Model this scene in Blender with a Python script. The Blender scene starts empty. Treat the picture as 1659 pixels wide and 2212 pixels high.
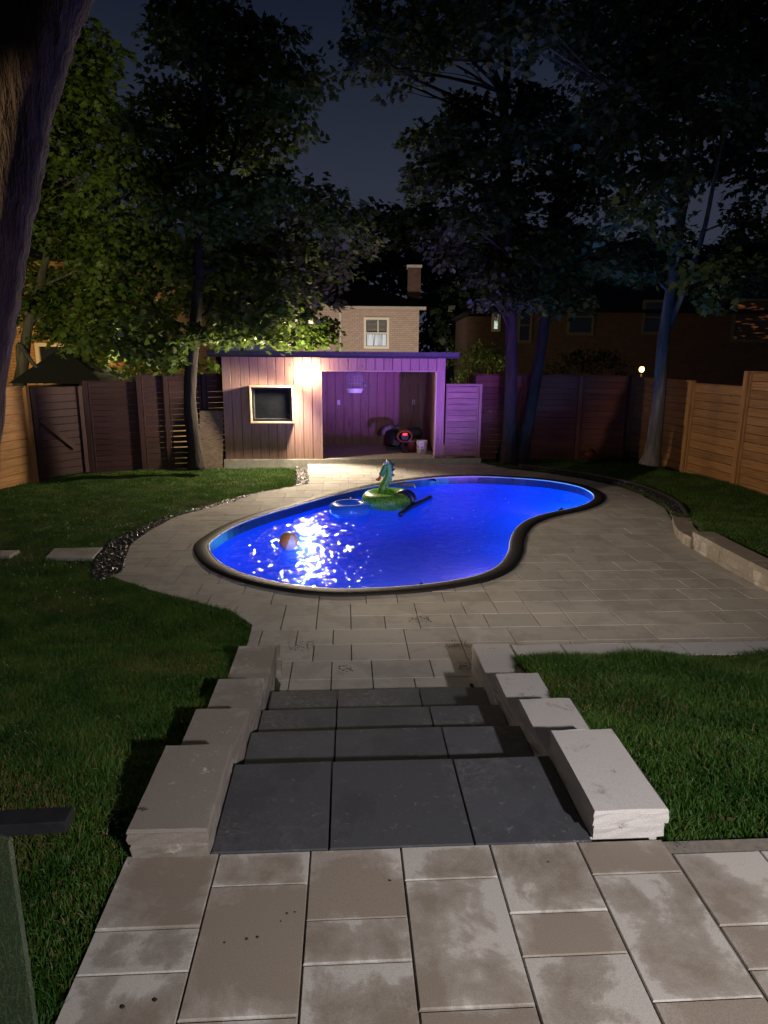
import bpy, bmesh, math, random
import numpy as np
from mathutils import Vector, Matrix

random.seed(7)
rng = np.random.default_rng(7)
S = bpy.context.scene
COL = S.collection

# ------------------------------------------------------------------ camera
F_PX, PITCH, ROLL, CAM_Z = 1440.0, math.radians(13.3), 0.008, 2.29
PW, PH = 1659.0, 2212.0
sp, cp = math.sin(PITCH), math.cos(PITCH)
cam = bpy.data.cameras.new('camera')
cam.sensor_fit = 'VERTICAL'
cam.sensor_height = 36.0
cam.lens = 36.0 * F_PX / PH
cam.clip_start = 0.05
cam.clip_end = 1500
camo = bpy.data.objects.new('camera', cam)
COL.objects.link(camo)
_fw, _rt, _up = Vector((0, cp, -sp)), Vector((1, 0, 0)), Vector((0, sp, cp))
_cx, _cy = (_rt + ROLL * _up).normalized(), (_up - ROLL * _rt).normalized()
camo.matrix_world = Matrix(((_cx.x, _cy.x, -_fw.x, 0), (_cx.y, _cy.y, -_fw.y, 0), (_cx.z, _cy.z, -_fw.z, CAM_Z), (0, 0, 0, 1)))
S.camera = camo

# ------------------------------------------------------------------ night sky
W = bpy.data.worlds.new('World')
S.world = W
W.use_nodes = True
nt = W.node_tree
bg = nt.nodes['Background']
tc = nt.nodes.new('ShaderNodeTexCoord')
sx = nt.nodes.new('ShaderNodeSeparateXYZ')
rp = nt.nodes.new('ShaderNodeValToRGB')
nt.links.new(tc.outputs['Generated'], sx.inputs[0])
nt.links.new(sx.outputs['Z'], rp.inputs[0])
nt.links.new(rp.outputs[0], bg.inputs['Color'])
el = rp.color_ramp.elements
el[0].position = 0.0; el[0].color = (0.058, 0.066, 0.098, 1)
el[1].position = 0.62; el[1].color = (0.0052, 0.0078, 0.020, 1)
e = el.new(0.22); e.color = (0.042, 0.050, 0.082, 1)
e = el.new(0.40); e.color = (0.015, 0.021, 0.043, 1)
bg.inputs['Strength'].default_value = 0.62


def lamp(name, kind, loc, energy, color, target=None, size=0.05, angle=90, blend=0.4):
    d = bpy.data.lights.new(name, kind)
    d.energy = energy
    d.color = color
    d.shadow_soft_size = size
    o = bpy.data.objects.new(name, d)
    COL.objects.link(o)
    o.location = loc
    if kind == 'SPOT':
        d.spot_size = math.radians(angle)
        d.spot_blend = blend
        o.rotation_euler = (Vector(target) - Vector(loc)).to_track_quat('-Z', 'Y').to_euler()
    return o


WARM = (1.0, 0.86, 0.70)
lamp('house_floodlight', 'SPOT', (2.0, -1.5, 3.0), 1000, (1.0, 0.93, 0.90), (0.45, 3.2, .2), 0.07, 76, 1.0)
lamp('house_floodlight', 'SPOT', (-6.6, 0.5, 3.6), 3300, (1.0, 0.80, 0.56), (6.5, 10.5, .8), 0.04, 33, 0.5)
lamp('house_floodlight', 'SPOT', (-6.3, 2.6, 2.6), 2900, (1.0, 0.88, 0.36), (-8.0, 13.0, 4.6), 0.06, 48, 0.7)
S.view_settings.view_transform = 'Standard'
S.view_settings.look = 'None'
S.view_settings.exposure = 0.0
S.view_settings.gamma = 1.0
S.view_settings.use_curve_mapping = False
S.render.engine = 'CYCLES'
S.cycles.use_denoising = True
S.cycles.max_bounces = 6
S.cycles.diffuse_bounces = 3
S.cycles.glossy_bounces = 3
S.cycles.transmission_bounces = 4
S.cycles.transparent_max_bounces = 12
S.cycles.sample_clamp_indirect = 3.0
S.cycles.caustics_reflective = False
S.cycles.caustics_refractive = False


# ------------------------------------------------------------------ geometry helpers
def ray(u, v):
    a, b = u - PW / 2, v - PH / 2
    uu, vv = a + ROLL * b, b - ROLL * a
    x, d = uu / F_PX, vv / F_PX
    return Vector((x, cp - d * sp, -sp - d * cp))


def G(u, v, z=0.0):
    r = ray(u, v)
    t = (z - CAM_Z) / r.z
    return Vector((r.x * t, r.y * t, z))


def at(u, v, Y):
    r = ray(u, v)
    t = Y / r.y
    return Vector((r.x * t, Y, CAM_Z + r.z * t))


def proj(P):
    """world points (n,3) -> pixel u, v of the photograph grid"""
    x, y, z = P[:, 0], P[:, 1], P[:, 2] - CAM_Z
    f = y * cp - z * sp
    up = y * sp + z * cp
    f = np.maximum(f, 1e-4)
    uu, vv = x / f * F_PX, -up / f * F_PX
    return uu - ROLL * vv + PW / 2, vv + ROLL * uu + PH / 2


class Frame:
    def __init__(s, ox, oy, deg):
        s.o = (ox, oy); s.c = math.cos(math.radians(deg)); s.s = math.sin(math.radians(deg)); s.deg = deg
    def __call__(s, a, b, z=0.0):
        return Vector((s.o[0] + a * s.c - b * s.s, s.o[1] + a * s.s + b * s.c, z))
    def inv(s, x, y):
        x = x - s.o[0]; y = y - s.o[1]
        return x * s.c + y * s.s, -x * s.s + y * s.c


DF = Frame(0.07, 1.968, 3.3)       # steps, patio, pool deck
SF = Frame(-3.36, 13.98, 4.7)      # pool house
H = 0.64                            # upper patio above the pool deck


def tag(o, label=None, cat=None, group=None, kind=None):
    if label: o['label'] = label
    if cat: o['category'] = cat
    if group: o['group'] = group
    if kind: o['kind'] = kind
    return o


def thing(name, label, cat, loc=(0, 0, 0), group=None):
    o = bpy.data.objects.new(name, None)
    o.empty_display_size = 0.1
    COL.objects.link(o)
    o.location = loc
    return tag(o, label, cat, group)


def attach(o, parent):
    if parent is not None:
        o.parent = parent
        m = Matrix.Identity(4)
        p = parent
        chain = []
        while p is not None:
            chain.append(p); p = p.parent
        for q in reversed(chain):
            if q.parent is None:
                m = Matrix.LocRotScale(q.location, q.rotation_euler, q.scale)
            else:
                m = m @ q.matrix_parent_inverse @ Matrix.LocRotScale(q.location, q.rotation_euler, q.scale)
        o.matrix_parent_inverse = m.inverted()
    return o


def link(name, me, mat, parent=None):
    o = bpy.data.objects.new(name, me)
    COL.objects.link(o)
    if mat is not None and not me.materials:
        for m_ in (mat if isinstance(mat, (list, tuple)) else [mat]):
            me.materials.append(m_)
    return attach(o, parent)


class MB:
    def __init__(s):
        s.v = []; s.f = []; s.mi = []
    def add(s, vs, fs, mi=0):
        n = len(s.v)
        s.v += [tuple(v) for v in vs]
        for f in fs:
            s.f.append([n + i for i in f]); s.mi.append(mi)
    def obox(s, o, ex, ey, ez, mi=0):
        o, ex, ey, ez = Vector(o), Vector(ex), Vector(ey), Vector(ez)
        vs = [o, o + ex, o + ex + ey, o + ey, o + ez, o + ex + ez, o + ex + ey + ez, o + ey + ez]
        s.add(vs, [(3, 2, 1, 0), (4, 5, 6, 7), (0, 1, 5, 4), (1, 2, 6, 5), (2, 3, 7, 6), (3, 0, 4, 7)], mi)
        return s
    def fbox(s, fr, a0, a1, b0, b1, z0, z1, mi=0):
        o = fr(a0, b0, z0)
        return s.obox(o, fr(a1, b0, z0) - o, fr(a0, b1, z0) - o, (0, 0, z1 - z0), mi)
    def prism(s, poly, z0, z1, mi=0, cham=0.0):
        n = len(poly)
        A = sum(poly[i][0] * poly[(i + 1) % n][1] - poly[(i + 1) % n][0] * poly[i][1] for i in range(n))
        if A < 0: poly = poly[::-1]
        vs = [(p[0], p[1], z0) for p in poly] + [(p[0], p[1], z1 - cham) for p in poly]
        fs = [(i, (i + 1) % n, n + (i + 1) % n, n + i) for i in range(n)]
        if cham:
            cx = sum(p[0] for p in poly) / n; cy = sum(p[1] for p in poly) / n
            for i in range(n):
                p0, p1, p2 = Vector(poly[i - 1][:2]), Vector(poly[i][:2]), Vector(poly[(i + 1) % n][:2])
                d1 = (p1 - p0).normalized(); d2 = (p2 - p1).normalized()
                nn = Vector((-d1.y - d2.y, d1.x + d2.x))
                nn = nn.normalized() * cham if nn.length > 1e-6 else Vector((0, 0))
                q = p1 + nn
                vs.append((q.x, q.y, z1))
            fs += [(n + i, n + (i + 1) % n, 2 * n + (i + 1) % n, 2 * n + i) for i in range(n)]
            fs.append(tuple(range(2 * n, 3 * n)))
        else:
            fs.append(tuple(range(n, 2 * n)))
        s.add(vs, fs, mi)
        return s
    def tube(s, pts, rad, sides=8, closed=False, caps=True, mi=0, squash=None):
        pts = [Vector(p) for p in pts]
        n = len(pts)
        if not hasattr(rad, '__len__'): rad = [rad] * n
        base = len(s.v)
        prev = None
        for i, p in enumerate(pts):
            t = (pts[(i + 1) % n] - pts[i - 1]) if closed else (pts[min(i + 1, n - 1)] - pts[max(i - 1, 0)])
            t.normalize()
            if prev is None:
                prev = t.orthogonal().normalized()
                if abs(t.z) < .9: prev = t.cross(Vector((0, 0, 1))).normalized()
            u = (prev - t * prev.dot(t)).normalized()
            prev = u
            w = t.cross(u)
            for k in range(sides):
                a = 2 * math.pi * k / sides
                s.v.append(tuple(p + (u * math.cos(a) + w * math.sin(a)) * rad[i]))
        m = n if closed else n - 1
        for i in range(m):
            for k in range(sides):
                a = base + i * sides + k; b = base + i * sides + (k + 1) % sides
                c = base + ((i + 1) % n) * sides + (k + 1) % sides; d = base + ((i + 1) % n) * sides + k
                s.f.append([a, b, c, d]); s.mi.append(mi)
        if caps and not closed:
            s.f.append([base + k for k in range(sides)][::-1]); s.mi.append(mi)
            s.f.append([base + (n - 1) * sides + k for k in range(sides)]); s.mi.append(mi)
        return s
    def lathe(s, c, prof, sides=24, mi=0, cap=True):
        c = Vector(c)
        base = len(s.v)
        for r, z in prof:
            for k in range(sides):
                a = 2 * math.pi * k / sides
                s.v.append((c.x + r * math.cos(a), c.y + r * math.sin(a), c.z + z))
        for i in range(len(prof) - 1):
            for k in range(sides):
                a = base + i * sides + k; b = base + i * sides + (k + 1) % sides
                s.f.append([a, b, b + sides, a + sides]); s.mi.append(mi)
        if cap:
            s.f.append([base + k for k in range(sides)][::-1]); s.mi.append(mi)
            s.f.append([base + (len(prof) - 1) * sides + k for k in range(sides)]); s.mi.append(mi)
        return s
    def build(s, name, mat, parent=None, smooth=False):
        me = bpy.data.meshes.new(name)
        me.from_pydata(s.v, [], s.f)
        o = link(name, me, mat, parent)
        if any(s.mi): me.polygons.foreach_set('material_index', s.mi)
        if smooth: me.polygons.foreach_set('use_smooth', [True] * len(me.polygons))
        me.update()
        return o


_beams = {}


def beam(name, p0, p1, w, t, wdir, mat, parent, jit=0.0, label=None):
    """board along local x from p0 to p1, w wide along wdir, t thick; meshes of one size are shared"""
    p0, p1, wd = Vector(p0), Vector(p1), Vector(wdir)
    L = (p1 - p0).length
    key = (round(L, 2), round(w, 3), round(t, 3), id(mat))
    me = _beams.get(key)
    c = min(0.004, w * .08, t * .2)
    if me is None:
        b = MB()
        poly = [(-w / 2 + c, -t / 2), (w / 2 - c, -t / 2), (w / 2, -t / 2 + c), (w / 2, t / 2 - c), (w / 2 - c, t / 2), (-w / 2 + c, t / 2), (-w / 2, t / 2 - c), (-w / 2, -t / 2 + c)]
        vs = [(0, a, d) for a, d in poly] + [(key[0], a, d) for a, d in poly]
        b.add(vs, [(i, (i + 1) % 8, 8 + (i + 1) % 8, 8 + i) for i in range(8)] + [tuple(range(7, -1, -1)), tuple(range(8, 16))])
        me = bpy.data.meshes.new(name)
        me.from_pydata(b.v, [], b.f)
        me.materials.append(mat)
        _beams[key] = me
    x = (p1 - p0).normalized()
    y = (wd - x * wd.dot(x)).normalized()
    z = x.cross(y)
    if jit:
        z = (z + y * random.uniform(-jit, jit)).normalized(); y = z.cross(x)
        p0 = p0 + z * random.uniform(-jit, jit) * .05
    o = bpy.data.objects.new(name, me)
    COL.objects.link(o)
    if parent is not None: attach(o, parent)
    o.matrix_basis = Matrix(((x.x, y.x, z.x, p0.x), (x.y, y.y, z.y, p0.y), (x.z, y.z, z.z, p0.z), (0, 0, 0, 1)))
    if label: o['label'] = label
    return o


def pip(x, y, poly):
    """numpy point in polygon"""
    x = np.asarray(x, float); y = np.asarray(y, float)
    ins = np.zeros(x.shape, bool)
    n = len(poly)
    for i in range(n):
        x0, y0 = poly[i][0], poly[i][1]; x1, y1 = poly[(i + 1) % n][0], poly[(i + 1) % n][1]
        c = ((y0 > y) != (y1 > y))
        if y1 != y0:
            ins ^= c & (x < (x1 - x0) * (y - y0) / (y1 - y0) + x0)
    return ins


def spline(pts, n=8, closed=True):
    P = [Vector(p) for p in pts]; m = len(P); out = []
    for i in range(m if closed else m - 1):
        if closed: a, b, c, d = P[i - 1], P[i], P[(i + 1) % m], P[(i + 2) % m]
        else: a, b, c, d = P[max(i - 1, 0)], P[i], P[i + 1], P[min(i + 2, m - 1)]
        for k in range(n):
            t = k / n
            out.append(0.5 * ((2 * b) + (c - a) * t + (2 * a - 5 * b + 4 * c - d) * t * t + (3 * b - a - 3 * c + d) * t ** 3))
    if not closed: out.append(P[-1])
    return out


def offset(poly, d):
    n = len(poly); out = []
    A = sum(poly[i].x * poly[(i + 1) % n].y - poly[(i + 1) % n].x * poly[i].y for i in range(n))
    sg = 1 if A > 0 else -1
    for i in range(n):
        t = (poly[(i + 1) % n] - poly[i - 1]); t.z = 0; t.normalize()
        out.append(poly[i] + Vector((t.y, -t.x, 0)) * d * sg)
    return out


def clip_rect(poly, a0, a1, b0, b1):
    """Sutherland-Hodgman of a polygon (a,b) against a rectangle"""
    for ax, lim, sgn in ((0, a0, 1), (0, a1, -1), (1, b0, 1), (1, b1, -1)):
        out = []
        for i in range(len(poly)):
            p, q = poly[i - 1], poly[i]
            ip, iq = (p[ax] - lim) * sgn >= 0, (q[ax] - lim) * sgn >= 0
            if ip != iq:
                t = (lim - p[ax]) / (q[ax] - p[ax])
                r = (p[0] + (q[0] - p[0]) * t, p[1] + (q[1] - p[1]) * t)
                out.append(r)
            if iq: out.append(q)
        poly = out
        if not poly: return []
    res = []
    for p in poly:
        if not res or (abs(p[0] - res[-1][0]) + abs(p[1] - res[-1][1])) > 1e-4: res.append(p)
    if len(res) > 1 and abs(res[0][0] - res[-1][0]) + abs(res[0][1] - res[-1][1]) < 1e-4: res.pop()
    return res if len(res) > 2 else []


def parea(p):
    return abs(sum(p[i][0] * p[(i + 1) % len(p)][1] - p[(i + 1) % len(p)][0] * p[i][1] for i in range(len(p)))) / 2


# ------------------------------------------------------------------ materials
def M(name):
    m = bpy.data.materials.new(name)
    m.use_nodes = True
    return m, m.node_tree, m.node_tree.nodes['Principled BSDF']


def N(nt, t, **kw):
    n = nt.nodes.new(t)
    for k, v in kw.items():
        if k in n.inputs: n.inputs[k].default_value = v
        else: setattr(n, k, v)
    return n


def coords(nt, scale=(1, 1, 1), rand=True):
    t = N(nt, 'ShaderNodeTexCoord')
    mp = N(nt, 'ShaderNodeMapping')
    mp.inputs['Scale'].default_value = scale
    if rand:
        oi = N(nt, 'ShaderNodeObjectInfo')
        mu = N(nt, 'ShaderNodeMath', operation='MULTIPLY'); mu.inputs[1].default_value = 37.0
        ad = N(nt, 'ShaderNodeVectorMath', operation='ADD')
        nt.links.new(oi.outputs['Random'], mu.inputs[0])
        nt.links.new(t.outputs['Object'], ad.inputs[0]); nt.links.new(mu.outputs[0], ad.inputs[1])
        nt.links.new(ad.outputs[0], mp.inputs['Vector'])
    else:
        nt.links.new(t.outputs['Object'], mp.inputs['Vector'])
    return mp.outputs['Vector']


def ramp(nt, fac, stops):
    r = N(nt, 'ShaderNodeValToRGB')
    e = r.color_ramp.elements
    e[0].position, e[0].color = stops[0][0], (*stops[0][1], 1)
    e[1].position, e[1].color = stops[-1][0], (*stops[-1][1], 1)
    for p, c in stops[1:-1]:
        x = e.new(p); x.color = (*c, 1)
    nt.links.new(fac, r.inputs[0])
    return r.outputs[0]


def vary(nt, col, amt):
    """brightness varies from piece to piece"""
    oi = N(nt, 'ShaderNodeObjectInfo')
    mr = N(nt, 'ShaderNodeMapRange'); mr.inputs['To Min'].default_value = 1 - amt; mr.inputs['To Max'].default_value = 1 + amt
    nt.links.new(oi.outputs['Random'], mr.inputs['Value'])
    mx = N(nt, 'ShaderNodeVectorMath', operation='SCALE')
    nt.links.new(col, mx.inputs[0]); nt.links.new(mr.outputs[0], mx.inputs['Scale'])
    return mx.outputs[0]


def bump(nt, bsdf, h, strength=0.3, dist=0.01):
    b = N(nt, 'ShaderNodeBump'); b.inputs['Strength'].default_value = strength; b.inputs['Distance'].default_value = dist
    nt.links.new(h, b.inputs['Height'])
    nt.links.new(b.outputs[0], bsdf.inputs['Normal'])


def basic(name, c1, c2=None, rough=0.6, scale=8.0, stretch=(1, 1, 1), amt=0.0, bstr=0.2, bdist=0.004, rand=True, detail=5, metallic=0.0, spec=0.3, lo=.3, hi=.7):
    m, nt, b = M(name)
    v = coords(nt, stretch, rand)
    n = N(nt, 'ShaderNodeTexNoise'); n.inputs['Scale'].default_value = scale; n.inputs['Detail'].default_value = detail
    n.inputs['Roughness'].default_value = 0.65
    nt.links.new(v, n.inputs['Vector'])
    col = ramp(nt, n.outputs['Fac'], [(lo, c1), (hi, c2 or c1)])
    if amt: col = vary(nt, col, amt)
    nt.links.new(col, b.inputs['Base Color'])
    b.inputs['Roughness'].default_value = rough
    b.inputs['Metallic'].default_value = metallic
    b.inputs['Specular IOR Level'].default_value = spec
    if bstr: bump(nt, b, n.outputs['Fac'], bstr, bdist)
    return m


def wood(name, dark, light, amt=0.12, rough=0.7, spec=.25):
    """grain runs along local x; a few knots"""
    m, nt, b = M(name)
    v = coords(nt, (1.2, 22, 22))
    n = N(nt, 'ShaderNodeTexNoise'); n.inputs['Scale'].default_value = 2.2; n.inputs['Detail'].default_value = 6; n.inputs['Distortion'].default_value = .6
    nt.links.new(v, n.inputs['Vector'])
    v2 = coords(nt, (2.2, 6, 6))
    k = N(nt, 'ShaderNodeTexVoronoi'); k.inputs['Scale'].default_value = 1.3
    nt.links.new(v2, k.inputs['Vector'])
    col = ramp(nt, n.outputs['Fac'], [(.3, dark), (.5, tuple((a + c) / 2 for a, c in zip(dark, light))), (.72, light)])
    kn = ramp(nt, k.outputs['Distance'], [(.04, (.35, .3, .27)), (.12, (1, 1, 1))])
    mx = N(nt, 'ShaderNodeMix', data_type='RGBA', blend_type='MULTIPLY'); mx.inputs['Factor'].default_value = .8
    nt.links.new(col, mx.inputs['A']); nt.links.new(kn, mx.inputs['B'])
    nt.links.new(vary(nt, mx.outputs['Result'], amt), b.inputs['Base Color'])
    b.inputs['Roughness'].default_value = rough; b.inputs['Specular IOR Level'].default_value = spec
    bump(nt, b, n.outputs['Fac'], .3, .003)
    return m


def stone(name, dry, damp, wet=0.5, amt=0.07, edge=True, speck=None, bstr=.25, streak=False, spk=26):
    """concrete paver: damp patch that stays off the quick-drying edges, fine grit, a little dirt"""
    m, nt, b = M(name)
    v = coords(nt, (1, 1, 1), False)
    n = N(nt, 'ShaderNodeTexNoise'); n.inputs['Scale'].default_value = 3.4; n.inputs['Detail'].default_value = 9; n.inputs['Roughness'].default_value = .66; n.inputs['Distortion'].default_value = .25
    nt.links.new(v, n.inputs['Vector'])
    big = N(nt, 'ShaderNodeTexNoise'); big.inputs['Scale'].default_value = 1.1; big.inputs['Detail'].default_value = 2
    nt.links.new(v, big.inputs['Vector'])
    grit = N(nt, 'ShaderNodeTexNoise'); grit.inputs['Scale'].default_value = 260; grit.inputs['Detail'].default_value = 2
    nt.links.new(v, grit.inputs['Vector'])
    s = N(nt, 'ShaderNodeMath', operation='MULTIPLY_ADD'); s.inputs[1].default_value = .75
    nt.links.new(n.outputs['Fac'], s.inputs[0])
    b2 = N(nt, 'ShaderNodeMath', operation='MULTIPLY'); b2.inputs[1].default_value = .35
    nt.links.new(big.outputs['Fac'], b2.inputs[0]); nt.links.new(b2.outputs[0], s.inputs[2])
    fac = s.outputs[0]
    if edge:
        t = N(nt, 'ShaderNodeTexCoord'); sxyz = N(nt, 'ShaderNodeSeparateXYZ')
        nt.links.new(t.outputs['Generated'], sxyz.inputs[0])
        ds = []
        for ax in ('X', 'Y'):
            a = N(nt, 'ShaderNodeMath', operation='SUBTRACT'); a.inputs[1].default_value = .5
            nt.links.new(sxyz.outputs[ax], a.inputs[0])
            ab = N(nt, 'ShaderNodeMath', operation='ABSOLUTE'); nt.links.new(a.outputs[0], ab.inputs[0])
            ds.append(ab.outputs[0])
        mxx = N(nt, 'ShaderNodeMath', operation='MAXIMUM'); nt.links.new(ds[0], mxx.inputs[0]); nt.links.new(ds[1], mxx.inputs[1])
        mr = N(nt, 'ShaderNodeMapRange'); mr.inputs['From Min'].default_value = .28; mr.inputs['From Max'].default_value = .5
        mr.inputs['To Min'].default_value = .025; mr.inputs['To Max'].default_value = -.065
        nt.links.new(mxx.outputs[0], mr.inputs['Value'])
        ad = N(nt, 'ShaderNodeMath', operation='ADD'); nt.links.new(fac, ad.inputs[0]); nt.links.new(mr.outputs[0], ad.inputs[1])
        oi = N(nt, 'ShaderNodeObjectInfo')
        mo = N(nt, 'ShaderNodeMapRange'); mo.inputs['To Min'].default_value = -.09; mo.inputs['To Max'].default_value = .09
        nt.links.new(oi.outputs['Random'], mo.inputs['Value'])
        ad2 = N(nt, 'ShaderNodeMath', operation='ADD'); nt.links.new(ad.outputs[0], ad2.inputs[0]); nt.links.new(mo.outputs[0], ad2.inputs[1])
        fac = ad2.outputs[0]
    c0 = 1.0 - wet
    col = ramp(nt, fac, [(c0 - .02, dry), (c0 + .02, tuple(.4 * a + .6 * c for a, c in zip(dry, damp))), (c0 + .11, damp)])
    gr = ramp(nt, grit.outputs['Fac'], [(.3, (.8, .8, .8)), (.7, (1.15, 1.15, 1.15))])
    mx = N(nt, 'ShaderNodeMix', data_type='RGBA', blend_type='MULTIPLY'); mx.inputs['Factor'].default_value = .8
    nt.links.new(col, mx.inputs['A']); nt.links.new(gr, mx.inputs['B'])
    out = mx.outputs['Result']
    if speck:
        vo = N(nt, 'ShaderNodeTexNoise'); vo.inputs['Scale'].default_value = spk; vo.inputs['Detail'].default_value = 6; vo.inputs['Roughness'].default_value = .8
        nt.links.new(v, vo.inputs['Vector'])
        sc = ramp(nt, vo.outputs['Fac'], [(.60, (0, 0, 0)), (.70, (1, 1, 1))])
        if streak:
            w1 = N(nt, 'ShaderNodeTexNoise'); w1.inputs['Scale'].default_value = 2.6; w1.inputs['Detail'].default_value = 4
            nt.links.new(v, w1.inputs['Vector'])
            mk = ramp(nt, w1.outputs['Fac'], [(.50, (0, 0, 0)), (.68, (.75, .75, .75))])
            wv = N(nt, 'ShaderNodeTexNoise'); wv.inputs['Scale'].default_value = 14; wv.inputs['Detail'].default_value = 8; wv.inputs['Distortion'].default_value = 2.5; wv.inputs['Roughness'].default_value = .75
            nt.links.new(v, wv.inputs['Vector'])
            k2 = ramp(nt, wv.outputs['Fac'], [(.46, (0, 0, 0)), (.64, (1, 1, 1))])
            mm = N(nt, 'ShaderNodeMath', operation='MULTIPLY'); nt.links.new(mk, mm.inputs[0]); nt.links.new(k2, mm.inputs[1])
            m3 = N(nt, 'ShaderNodeMath', operation='MAXIMUM'); nt.links.new(mm.outputs[0], m3.inputs[0]); nt.links.new(sc, m3.inputs[1])
            sc = m3.outputs[0]
        m2 = N(nt, 'ShaderNodeMix', data_type='RGBA')
        nt.links.new(sc, m2.inputs['Factor']); nt.links.new(out, m2.inputs['A']); m2.inputs['B'].default_value = (*speck, 1)
        out = m2.outputs['Result']
    nt.links.new(vary(nt, out, amt), b.inputs['Base Color'])
    b.inputs['Roughness'].default_value = .78; b.inputs['Specular IOR Level'].default_value = .25
    bump(nt, b, grit.outputs['Fac'], bstr, .002)
    return m


def emit(name, color, strength):
    m, nt, b = M(name)
    b.inputs['Base Color'].default_value = (*color, 1)
    b.inputs['Emission Color'].default_value = (*color, 1)
    b.inputs['Emission Strength'].default_value = strength
    return m


def leafmat(name, c1, c2, trans=0.35):
    m, nt, b = M(name)
    v = coords(nt, (1, 1, 1), True)
    n = N(nt, 'ShaderNodeTexNoise'); n.inputs['Scale'].default_value = 3.0; n.inputs['Detail'].default_value = 6
    nt.links.new(v, n.inputs['Vector'])
    col = ramp(nt, n.outputs['Fac'], [(.32, c1), (.68, c2)])
    nt.links.new(col, b.inputs['Base Color'])
    b.inputs['Roughness'].default_value = .5; b.inputs['Specular IOR Level'].default_value = .25
    tr = N(nt, 'ShaderNodeBsdfTranslucent'); nt.links.new(col, tr.inputs['Color'])
    mx = N(nt, 'ShaderNodeMixShader'); mx.inputs[0].default_value = trans
    nt.links.new(b.outputs[0], mx.inputs[1]); nt.links.new(tr.outputs[0], mx.inputs[2])
    nt.links.new(mx.outputs[0], nt.nodes['Material Output'].inputs['Surface'])
    return m


MAT = {}
MAT['deck'] = stone('deck_paver_concrete', (.335, .320, .306), (.270, .253, .240), wet=.44, amt=.09, edge=False)
MAT['patio'] = stone('patio_slab_concrete', (.415, .392, .368), (.210, .176, .146), wet=.485, amt=.09)
MAT['slate'] = stone('charcoal_step_slab', (.060, .063, .076), (.046, .048, .058), wet=.45, amt=.16, edge=False, speck=(.17, .168, .165), streak=True)
MAT['block_l'] = stone('wall_block_brown', (.38, .355, .335), (.205, .180, .160), wet=.60, amt=.08, bstr=.7, speck=(.52, .50, .47), spk=8)
MAT['block_r'] = stone('wall_block_pale', (.50, .48, .47), (.24, .20, .185), wet=.34, amt=.05, bstr=.7, speck=(.14, .11, .09), spk=10)
MAT['bed'] = basic('bedding_sand', (.06, .055, .05), (.09, .08, .07), .95, 20)
MAT['joint'] = basic('joint_sand', (.13, .115, .10), (.22, .20, .175), .95, 30)
MAT['soil'] = basic('lawn_soil', (.016, .034, .008), (.04, .052, .018), .95, 9, bstr=.6, bdist=.03, rand=False)
MAT['ground'] = basic('far_ground', (.018, .022, .012), (.035, .035, .02), .95, 2, rand=False)
MAT['gravel'] = basic('black_gravel', (.009, .009, .010), (.040, .040, .042), .42, 34, rand=False, spec=.5, lo=.35, hi=.75)
MAT['coping'] = basic('dark_coping', (.007, .0065, .007), (.019, .018, .018), .62, 22, rand=False, spec=.25, bstr=.35)
MAT['liner'] = basic('pool_liner', (.002, .092, .82), (.003, .120, .93), .5, 3.0, rand=False, bstr=0)
MAT['shadeband'] = basic('navy_liner_shade', (.010, .016, .060), (.02, .03, .10), .3, 9, rand=False, bstr=0, spec=.5)  # shade on the wall above the waterline, put into a navy colour
MAT['bead'] = basic('white_liner_bead', (.7, .7, .72), None, .4, bstr=0)
MAT['siding'] = wood('shed_siding', (.235, .138, .118), (.35, .22, .19), .08)
MAT['trim'] = wood('pale_wood_trim', (.33, .23, .16), (.46, .34, .25), .06)
MAT['litjamb'] = wood('lamplit_jamb_wood', (.50, .40, .29), (.64, .52, .40), .05)  # paler than the other jamb: lamp brightness put into the wood colour
MAT['cedar'] = wood('cedar_fence', (.20, .095, .034), (.36, .195, .080), .16)
MAT['gatewood'] = wood('gate_cedar', (.19, .11, .085), (.33, .205, .165), .12)
MAT['stain'] = wood('dark_stained_fence', (.024, .011, .013), (.046, .021, .023), .15)
MAT['stainred'] = wood('red_stained_fence', (.085, .026, .018), (.14, .050, .036), .15)
MAT['darkmetal'] = basic('dark_metal', (.012, .012, .014), (.022, .022, .026), .35, 30, spec=.5, bstr=.05)
MAT['roofing'] = basic('shed_roof_membrane', (.012, .012, .016), (.03, .03, .035), .6, 20)
MAT['flashing'] = basic('grey_drip_edge', (.035, .035, .04), (.06, .06, .068), .55, 12)
MAT['concrete'] = basic('concrete_slab', (.34, .33, .30), (.50, .48, .44), .85, 12, rand=False)
MAT['screen'] = basic('black_screen', (.006, .007, .009), (.012, .013, .016), .12, 4, spec=.5, bstr=0)
MAT['white'] = basic('white_plastic', (.62, .62, .62), (.72, .72, .72), .45, 10, bstr=.05)
MAT['cagewire'] = basic('white_cage_wire', (.30, .30, .34), None, .4, bstr=0)
MAT['blackplastic'] = basic('black_plastic', (.02, .021, .025), (.04, .04, .045), .45, 14, bstr=.05)
MAT['greyplastic'] = basic('grey_plastic', (.12, .12, .13), (.20, .20, .21), .5, 14, bstr=.05)
MAT['redplastic'] = basic('red_plastic', (.10, .018, .018), (.15, .028, .025), .5, 14, bstr=.05)
MAT['orange'] = basic('orange_hose', (.20, .09, .025), (.28, .13, .04), .5, 40, bstr=.05)
MAT['brick'] = None
MAT['bark'] = basic('dark_bark', (.022, .013, .008), (.095, .060, .040), .95, 12, stretch=(1, 1, .16), bstr=1.0, bdist=.09, rand=False)
MAT['barkshade'] = basic('shaded_maple_bark', (.012, .010, .009), (.04, .033, .028), .95, 9, stretch=(1, 1, .18), bstr=1.0, bdist=.05, rand=False)  # darker than the bark itself, so the trunks read as unlit silhouettes
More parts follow.
